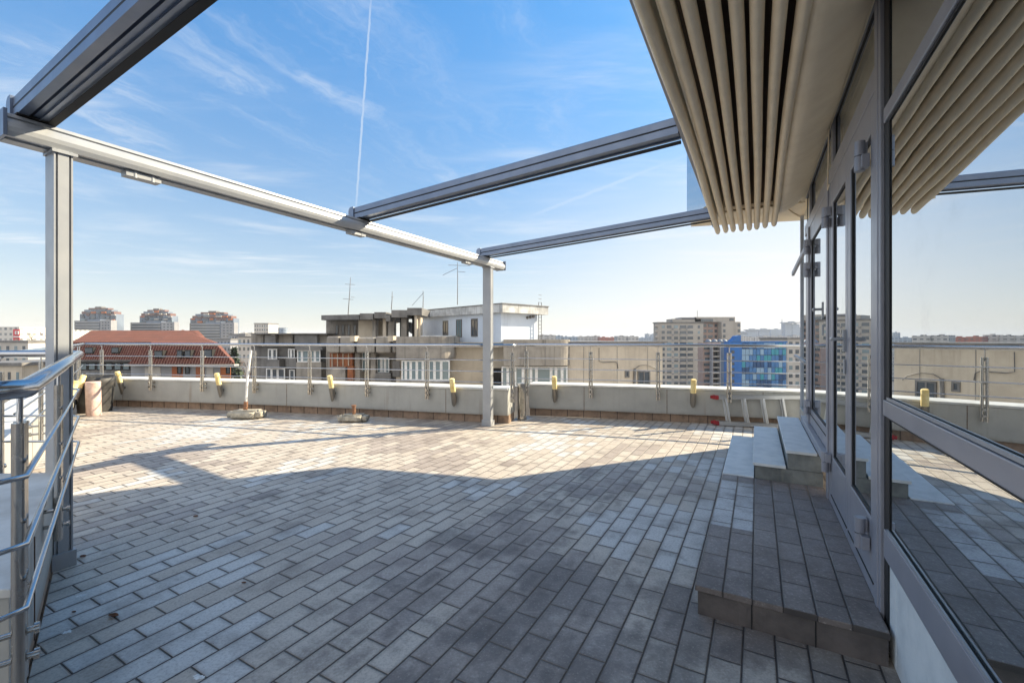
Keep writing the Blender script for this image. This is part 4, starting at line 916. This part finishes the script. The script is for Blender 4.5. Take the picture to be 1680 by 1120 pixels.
for a, b, y0, y1, Y in ((253, 267, 575, 587, Yf+.35), (290, 299.5, 574, 587, Yf+.35), (303, 313, 574, 587, Yf+.35), (334.5, 348, 573, 586, Yf+.4), (139, 153, 569.5, 580, 62.5), (182.5, 195, 569.5, 579.5, 62.5)):
    mb = MB(); A = at(a, y1, Y-.2); Bq = at(b, y0, Y-.2)
    mb.box((A.x, Y-.2, A.z), (Bq.x-A.x, 0, 0), (0, .9, 0), (0, 0, Bq.z-A.z)); f = obj('roof_window', mb, 'dark', RH)
    mb = MB(); mb.box((A.x+.1, Y-.25, A.z+.12), (Bq.x-A.x-.2, 0, 0), (0, .06, 0), (0, 0, Bq.z-A.z-.24)); obj('pane', mb, 'winglass', f)

# --- windowed tower blocks
def block(name, label, x0, x1, ytop, Y, D, wallm, cols, fh, nf, group=None, ww=.6, wh=1.45, win='winglass', cat='building', turn=0., side=None, zb=GZ, sill=None, coln=None, bars=1):
    a = at(x0, ytop, Y); b = at(x1, ytop, Y); L = b.x-a.x; zt = a.z
    T = thing(name, (a.x, Y, zb), label, cat, group)
    d = Vector((math.cos(R(turn)), math.sin(R(turn)), 0)); mb = MB(); F = Face((a.x, Y, 0), d); L = F.px(x1)
    mb.box((a.x, Y, zb), d*L, -F.n*D, (0, 0, zt-zb)); obj('wall', mb, wallm, T)
    mb = MB(); F.box(mb, -.3, L+.3, zt, zt+.5, .3, D+.3); obj('roof_edge', mb, 'concdark', T)
    n = 0; rest = MB()
    cs = cols if isinstance(cols, (list, tuple)) else [(k+.5)/cols for k in range(cols)]
    for j in range(nf):
        z = zt-1.0-fh*j-wh
        for c in cs:
            c, wd = c if isinstance(c, tuple) else (c, ww*L/len(cs))
            if n < 96: mb = MB(); F.box(mb, c*L-wd/2, c*L+wd/2, z, z+wh, .06, .02); obj('window', mb, win if rc.random() < .8 else 'winglass2', T)
            else: F.box(rest, c*L-wd/2, c*L+wd/2, z, z+wh, .06, .02)
            n += 1
    if rest.v: o = obj('window', rest, win, T); o['kind'] = 'stuff'
    return T, F, L, zt
# big grey apartment tower to the right
T, F, L, zt = block('tower_block', 'tall grey brown apartment tower standing left of the blue glass building', 1079, 1154, 530, 205, 5, 'apt', [(.12, 1.5), (.25, 2.2), (.40, 1.8), (.555, 3.2), (.71, 2.7), (.90, 1.1)], 2.62, 12, turn=4, wh=1.35)
mb = MB(); q = at(1154, 0, 206).x; mb.abox(q+.05, at(1187, 0, 208).x, 209, 213, GZ, at(0, 528, 209).z); obj('recessed_wall', mb, 'aptshade', T)
F2 = Face((q, 208.9, 0), (1, 0))
for j in range(12):
    for c, wd in ((1.8, 1.8), (4.6, 2.2), (7.2, 1.2)):
        mb = MB(); z = at(0, 528, 209).z-2.4-2.62*j; F2.box(mb, c-wd/2, c+wd/2, z, z+1.4, .08, 0); obj('window', mb, 'winglass', T)
mb = MB(); mb.abox(at(1184, 0, 205).x, at(1215, 0, 205).x, 205, 210, GZ, at(0, 528, 205).z); obj('side_wing', mb, 'apt', T)
F3 = Face((at(1184, 0, 205).x, 204.95, 0), (1, 0))
for j in range(4):
    for c, wd in ((1.2, 1.1), (8.1, 1.3)):
        mb = MB(); z = at(0, 528, 205).z-2.2-2.62*j; F3.box(mb, c-wd/2, c+wd/2, z, z+1.4, .08, 0); obj('window', mb, 'winglass', T)
for a, b, y0, y1, m in ((1103, 1150, 523, 529, 'apt'), (1118, 1142, 520.5, 524, 'aptgrey'), (1140, 1206, 520, 528, 'apt'), (1150, 1170, 523, 527.5, 'winglass'), (1197, 1204, 522, 526, 'winglass')):
    mb = MB(); YY = 207 if m != 'winglass' else 206.8; pbox(mb, a, b, y0, y1, YY, 8); obj('penthouse_level' if m != 'winglass' else 'window', mb, m, T)
for j in range(13): mb = MB(); z = zt-2.6*j-.5; F.box(mb, -1.2, .02, z-1.1, z, .2, 2.); obj('balcony', mb, 'apt', T)
obj('roof_mast', MB().tube([at(1144, 520, 210), at(1144, 509, 210)], .12, 5), 'concdark', T)
for j in range(11):
    for a in (.27, .43, .57): mb = MB(); z = zt-1.0-2.62*j-1.9; F.box(mb, a*L+1.0, a*L+1.7, z, z+.5, .5, 0); obj('ac_unit', mb, 'aptgrey', T)
# dark unfinished frame block in front of it
U = thing('framed_block', (65, 160, GZ), 'dark block with open balconies between the grey tower and the blue glass building', 'building')
obj('wall', pbox(MB(), 1153, 1198, 562, 0, 150, 4, GZ), 'aptshade', U)
for k, y in enumerate(range(566, 642, 9)): obj('balcony_slab', pbox(MB(), 1168, 1197, y, y+1.6, 148, 2), 'aptwhite', U); obj('window', pbox(MB(), 1155+k % 3, 1166, y+2.5, y+7, 149.8, .3), 'winglass', U); obj('window', pbox(MB(), 1172, 1183, y+2.5, y+8, 149.8, .3), 'winglass', U)
for x in (1168, 1181, 1193): obj('pier', pbox(MB(), x, x+2, 566, 0, 147.8, 1.8, GZ), 'aptgrey', U)
for x in (1160, 1170, 1179, 1186, 1196): mb = MB(); c = at(x+2, 561, 152); vs, fs = sph(c, 1.1, 10, 6, .9); mb.add(vs, fs, True); obj('rooftop_dish', mb, 'aptblue', U)
# blue glass building
BG = thing('glass_office', (78, 118, GZ), 'blue glass fronted building with a sloping blue stair head', 'building')
Y = 118
obj('side_wall', pbox(MB(), 1195, 1217, 560, 0, Y, 2.5, GZ), 'bluefab', BG)
obj('stair_head', MB().extrude([(at(1200, 0, Y).x, at(0, 560, Y).z), (at(1215, 0, Y).x, at(0, 560, Y).z), (at(1215, 0, Y).x, at(0, 550, Y).z), (at(1208, 0, Y).x, at(0, 551, Y).z)], lambda t, q: Vector((q[0], t, q[1])), [Y-.2, Y+2]), 'bluefab', BG)
obj('body', pbox(MB(), 1217.2, 1290, 561, 0, Y+.4, 12, GZ), 'aptblue', BG)
mb = pbox(MB(), 1216, 1292, 560, 562, Y-.1, 3); obj('roof_edge', mb, 'bluefab', BG)
xs = [1217+k*6.07 for k in range(13)]
for j in range(8):
    for k in range(12):
        y0 = 562.5+j*10.2; mb = pbox(MB(), xs[k]+.25, xs[k+1]-.25, y0, y0+9.3, Y, .3); obj('glass_panel', mb, rc.choice((['blueglass', 'bluedark', 'blueglass'], ['blueglass', 'bluepale', 'bluepale'], ['blueteal', 'blueglass', 'bluepale'], ['blueteal', 'bluedark', 'blueglass'])[(j+k//4) % 4]), BG)
for j in range(8):
    obj('window', pbox(MB(), 1200, 1205, 565+j*9.6, 570+j*9.6, Y-.05, .3), 'winglass', BG)
block('apartment_building', 'grey apartment building with balconies just right of the blue glass building', 1292, 1345, 556, 160, 18, 'aptwhite', 5, 2.9, 9, ww=.55)
# three stepped towers on the left skyline
for x0, x1, yt, Y, lb in ((131, 190, 503, 430, 'stepped red and cream tower on the skyline, leftmost of the three'), (229, 282, 506, 470, 'stepped tower with balconies on the skyline, middle of the three'), (312, 383, 510, 420, 'widest stepped tower on the skyline, right of the other two')):
    T = thing('skyline_tower', (at(x0, 0, Y).x, Y, GZ), lb, 'building', 'stepped towers on the left skyline'); W_ = x1-x0
    lay = [(0, 1, 12, 0), (.05, .95, 8, .5), (.12, .88, 5, 1), (.24, .78, 2.2, 1.5), (.42, .6, 0, 2)]
    for i, (a, b, dy, dp) in enumerate(lay):
        ms = ['aptblue', 'aptred', 'aptblue', 'aptred', 'concdark']
        obj('wall', pbox(MB(), x0+a*W_, x0+b*W_, yt+dy, 0, Y+dp*2, 9-2*dp, GZ if i == 0 else at(0, yt+lay[i-1][2], Y).z), ms[i], T)
    rr2 = random.Random(int(x0)); c = 0
    for j in range(9):
        for k in range(7):
            y = yt+4+j*4.2; f = k/7+.02; ok = any(a <= f and f+.12 <= b and y > yt+dy for a, b, dy, dp in lay)
            if ok: obj('balcony', pbox(MB(), x0+f*W_, x0+(f+rr2.uniform(.07, .13))*W_, y, y+rr2.uniform(1.5, 3), Y-1.2, 1.1), rr2.choice(['aptwhite', 'winglass', 'aptred', 'orange', 'winglass2', 'winglass', 'aptblue', 'winglass']), T)
for x0, x1, yt, Y, lb in ((122, 182, 524, 400, 'blue grey balcony block in front of the leftmost stepped tower'), (214, 286, 527, 430, 'blue grey balcony block in front of the middle stepped tower'), (311, 384, 528, 390, 'blue grey balcony block in front of the widest stepped tower')):
    T = thing('balcony_block', (at(x0, 0, Y).x, Y, GZ), lb, 'building', 'balcony blocks below the stepped towers'); W_ = x1-x0
    for a, b, dy, m in ((0, .36, 2, 'concdark'), (.36, .7, 0, 'aptblue'), (.7, 1, 1, 'aptgrey')): obj('wall', pbox(MB(), x0+a*W_, x0+b*W_, yt+dy, 0, Y, 6, GZ), m, T)
    for j in range(6):
        obj('balcony_row', pbox(MB(), x0+.03*W_, x0+.68*W_, yt+3+j*4.6, yt+4.6+j*4.6, Y-1, .9), 'aptgrey', T); obj('window_row', pbox(MB(), x0+.03*W_, x0+.68*W_, yt+4.8+j*4.6, yt+7+j*4.6, Y-.2, .15), 'winglass', T)
        for k in range(3): obj('window', pbox(MB(), x0+(.75+.08*k)*W_, x0+(.79+.08*k)*W_, yt+4+j*4.6, yt+6+j*4.6, Y-.2, .15), 'winglass', T)
# cream apartments at the left edge with the red poster
AP = thing('cream_apartments', (-270, 250, GZ), 'long cream apartment row at the left edge with a red poster on its end wall', 'building')
for x0, x1, yt, Y in ((-40, 32, 536, 240), (33, 52, 540, 262), (53, 78, 541.5, 285), (78, 118, 541, 300)): obj('wall', pbox(MB(), x0, x1, yt, 0, Y, 25, GZ), 'far3', AP)
obj('poster', pbox(MB(), 21.5, 32, 540, 559.5, 239.7, .2), 'poster', AP)
obj('poster_emblem', pbox(MB(), 24.3, 30.3, 543, 548.3, 239.4, .2), 'white', AP); obj('poster_stripe', pbox(MB(), 22, 31.5, 551.3, 553.2, 239.4, .2), 'white', AP)
obj('emblem_mark', pbox(MB(), 26.9, 27.6, 543.6, 547.7, 239.2, .1), 'poster', AP); obj('emblem_mark', pbox(MB(), 25, 29.6, 545.4, 545.9, 239.2, .1), 'poster', AP)
T, F, L, zt = block('white_building', 'flat roofed white building at the left edge below the cream apartments', -60, 46, 561.5, 120, 14, 'aptwhite', 8, 3.3, 3, wh=1.3, ww=.35)
T, F, L, zt = block('low_building', 'low pale green building with blue fascia seen through the near railing', -60, 36, 600, 70, 12, 'creamwall', 7, 3.2, 3, wh=1.2, ww=.3)
mb = MB(); F.box(mb, -.3, L+.2, zt-3.9, zt-2.6, .5, 0); obj('fascia', mb, 'bluefab', T)
block('white_building', 'white block behind the near railing, right of the flat roofed one', 47, 112, 570, 150, 14, 'far3', 6, 3.0, 4, wh=1.2, ww=.4)
# middle distance apartments between the red roof and the concrete block
MDG = 'pale apartment blocks right of the red roofed house'
for x0, x1, yt, Y, lb in ((376, 402, 549, 230, 'pale pinkish block right behind the red roof'), (390, 432, 553, 170, 'white block with rows of small windows beside the concrete block'), (417, 440, 531, 330, 'taller white tower rising left of the concrete block'), (440, 462, 549, 340, 'low pale block right of the white tower'), (344, 378, 557, 210, 'grey pink block whose top shows over the red roof')):
    block('apartment_building', lb, x0, x1, yt, Y, 14, 'aptwhite' if 'white' in lb else 'aptgrey', 6, 2.9, 7 if Y > 200 else 8, ww=.45, wh=1.3, group=MDG)
# skyline rows of distant buildings
sk = [(455, 466, 545, 500, 'far2', 'small grey building with a wide round roof tank'), (466, 500, 549.5, 620, 'far3', 'distant pale row left of the concrete block antenna'), (500, 535, 547.5, 650, 'far3', 'distant pale row ending at the left pavilion'),
      (884, 912, 549, 420, 'far2', 'distant grey row just right of the white rooftop pavilion'), (912, 948, 550.5, 520, 'far5', 'distant blue grey row above the right rounded balcony'), (948, 985, 551, 560, 'far2', 'distant grey row left of the red brick row'), (985, 1013, 551.5, 540, 'far4', 'distant red brick row on the horizon'), (1013, 1048, 551, 480, 'far2', 'distant grey row right of the red brick row'), (1048, 1078, 553, 700, 'far5', 'distant hazy row left of the grey tower'),
      (1060, 1066, 547.5, 1400, 'far5', 'thin far twin tower, the left one'), (1069, 1075, 548, 1400, 'far5', 'thin far twin tower, the right one'),
      (1215, 1226, 546, 1300, 'far5', 'faint domed tower nearest the grey tower'), (1227, 1243, 542, 1400, 'far5', 'faint domed tower, second right of the grey tower'), (1246, 1262, 541.5, 1450, 'far5', 'faint domed tower, third right of the grey tower'), (1265, 1286, 540, 1500, 'far5', 'faint broad tower under the mast'), (1288, 1312, 530, 1300, 'far5', 'tallest faint tower beside the glass facade'), (1312, 1360, 535, 1350, 'far5', 'faint tower seen past the glass pane'),
      (1215, 1300, 551, 700, 'far2', 'hazy low row above the blue glass building'), (1300, 1420, 550, 800, 'far2', 'hazy row behind the facade end'), (290, 330, 551, 800, 'far3', 'distant low row between the middle and widest stepped towers'), (190, 232, 550, 820, 'far3', 'distant low row between the leftmost and middle stepped towers'), (383, 420, 545, 520, 'far3', 'distant pale row right of the widest stepped tower')]
for x0, x1, yt, Y, m, lb in sk:
    T = thing('distant_building', (at((x0+x1)/2, 0, Y).x, Y, GZ), lb, 'building', 'distant skyline buildings'); rr2 = random.Random(int(x0*3)); n = max(1, int((x1-x0)/12)); 
    for k in range(n):
        a = x0+(x1-x0)*k/n; b = x0+(x1-x0)*(k+1)/n-.2; dy = rr2.uniform(0, 2.2) if n > 1 else 0
        obj('wall', pbox(MB(), a, b, yt+dy, 0, Y+rr2.uniform(0, 6), 16, GZ), m, T)
        obj('roof_hut', pbox(MB(), a+(b-a)*.3, a+(b-a)*.55, yt+dy-1.2, yt+dy+.1, Y+7, 5), m, T)
    if 'domed' in lb or 'tallest' in lb:
        c = (x0+x1)/2; obj('roof_cap', pbox(MB(), x0-1.5, x1+1.5, yt-1.6, yt-.2, Y-3, 22), m, T); obj('roof_cap', pbox(MB(), c-4, c+4, yt-3, yt-1.7, Y, 10), m, T)
    if 'tank' in lb:
        q = at(460, 542.5, Y); obj('tank', MB().tube([(q.x, Y+5, q.z-3), (q.x, Y+5, q.z+3.4)], [4.2, 5.4], 14), 'far5', T)
T = thing('tv_mast', tuple(at(1283, 541, 1480)), 'slender far mast rising from the faint broad tower', 'mast')
obj('mast', MB().tube([at(1283, 541, 1480), at(1283, 531, 1480), at(1283, 523, 1480)], [3.4, 2.4, .7], 6), 'far5', T)
# random filler of the city floor, small and far
rf = random.Random(21); names = ['grey', 'pale', 'cream', 'brown']
for i in range(80):
    Y = rf.uniform(150, 900); x = rf.uniform(-200, 1900)
    if 880 < x < 1330 and Y < 420: continue
    if x < 460 and Y < 330: continue
    h = rf.uniform(8, 22) if Y < 400 else rf.uniform(20, 32); w_ = rf.uniform(14, 34); X = (x-840)/720*Y
    solo('city_block', MB().abox(X, X+w_, Y, Y+14, GZ, GZ+h), rf.choice(['far1', 'far2', 'far3']), 'small city block lost among the distant roofs', 'building', 'filler blocks of the far city')
# cars and kiosk low between the houses
for x, y, m, lb in ((394, 636, 'redplastic', 'red kiosk roof low down between the red roofed house and the concrete block'),):
    Y = 140; q = at(x, y, Y); T = thing('kiosk', (q.x, Y, GZ), lb, 'kiosk'); obj('wall', MB().abox(q.x-2.4, q.x+2.4, Y, Y+4, GZ, q.z), 'aptred', T); obj('roof', MB().abox(q.x-2.8, q.x+2.8, Y-.4, Y+4.4, q.z+.01, q.z+.4), 'poster', T)
# bare trees and one conifer
def tree(x, ytop, Y, zb, label, kind, seed, spread=.32):
    rn = random.Random(seed); q = at(x, ytop, Y); Hh = q.z-zb; T = thing('bare_tree' if kind == 'bare' else 'conifer_tree', (q.x, Y, zb), label, 'tree'); tr = MB(); cr = MB()
    b0 = Vector((q.x, Y, zb)); tr.tube([b0, b0+Vector((.1, 0, Hh*.4)), b0+Vector((0, .1, Hh*.9))], [Hh*.022, Hh*.016, Hh*.004], 7)
    if kind == 'bare':
        def br(p, d, L, r, dep):
            q2 = p+d*L; (tr if dep == 0 else cr).tube([p, q2], [r, r*.6], 4, caps=False)
            if dep < 4:
                for _ in range(3): d2 = (d+Vector((rn.gauss(0, .5), rn.gauss(0, .5), rn.gauss(.12, .3)))).normalized(); br(q2, d2, L*.66, r*.6, dep+1)
        for k in range(7): a = rn.uniform(0, 6.28); z = Hh*(.3+.08*k); br(b0+Vector((0, 0, z)), Vector((math.cos(a), math.sin(a), .8)).normalized(), Hh*.2*(1.1-.06*k), Hh*.009, 0)
    else:
        for k in range(900):
            f = rn.random()**.7; r = (1-f)*Hh*.24*rn.uniform(.5, 1); a = rn.uniform(0, 6.28); c = b0+Vector((r*math.cos(a), r*math.sin(a), Hh*(.12+.88*f))); s = Hh*.03
            e1 = Vector((rn.gauss(0, 1), rn.gauss(0, 1), rn.gauss(-.2, .5))).normalized()*s; e2 = Vector((rn.gauss(0, 1), rn.gauss(0, 1), rn.gauss(0, .6))).normalized()*s*.5
            cr.add([c-e1, c+e2, c+e1, c-e2], [(0, 1, 2, 3)])
    obj('trunk', tr, 'bark', T); obj('crown', cr, 'twig' if kind == 'bare' else 'conifer', T)
tree(384, 572, 100, GZ, 'dark conifer beside the right end of the red roof', 'conifer', 3)
for i, (x, yt, Y, lb) in enumerate(((432, 578, 110, 'bare brown tree left of the concrete block'), (446, 590, 95, 'bare brown tree in front of the low left wing'), (402, 596, 130, 'bare brown tree beyond the red kiosk'), (50, 554, 180, 'bare brown tree in front of the cream apartments'), (66, 556, 175, 'bare brown tree right below the cream apartments'))): tree(x, yt, Y, GZ, lb, 'bare', 40+i)
# ------------------------------------------------------------------ haze
hm = bpy.data.materials.new('haze'); hm.use_nodes = True; ht = NT(hm.node_tree)
for n in list(ht.n):
    if n.type == 'BSDF_PRINCIPLED': ht.n.remove(n)
pv = ht.new('ShaderNodeVolumePrincipled'); pv.inputs['Color'].default_value = (.86, .91, 1, 1); pv.inputs['Density'].default_value = HAZE
ht.l.new(pv.outputs[0], [n for n in ht.n if n.type == 'OUTPUT_MATERIAL'][0].inputs['Volume']); M['haze'] = hm
if HAZE: o = obj('haze', MB().abox(-6100, 6100, -3100, 9100, GZ-1, 90), 'haze'); o['kind'] = 'stuff'
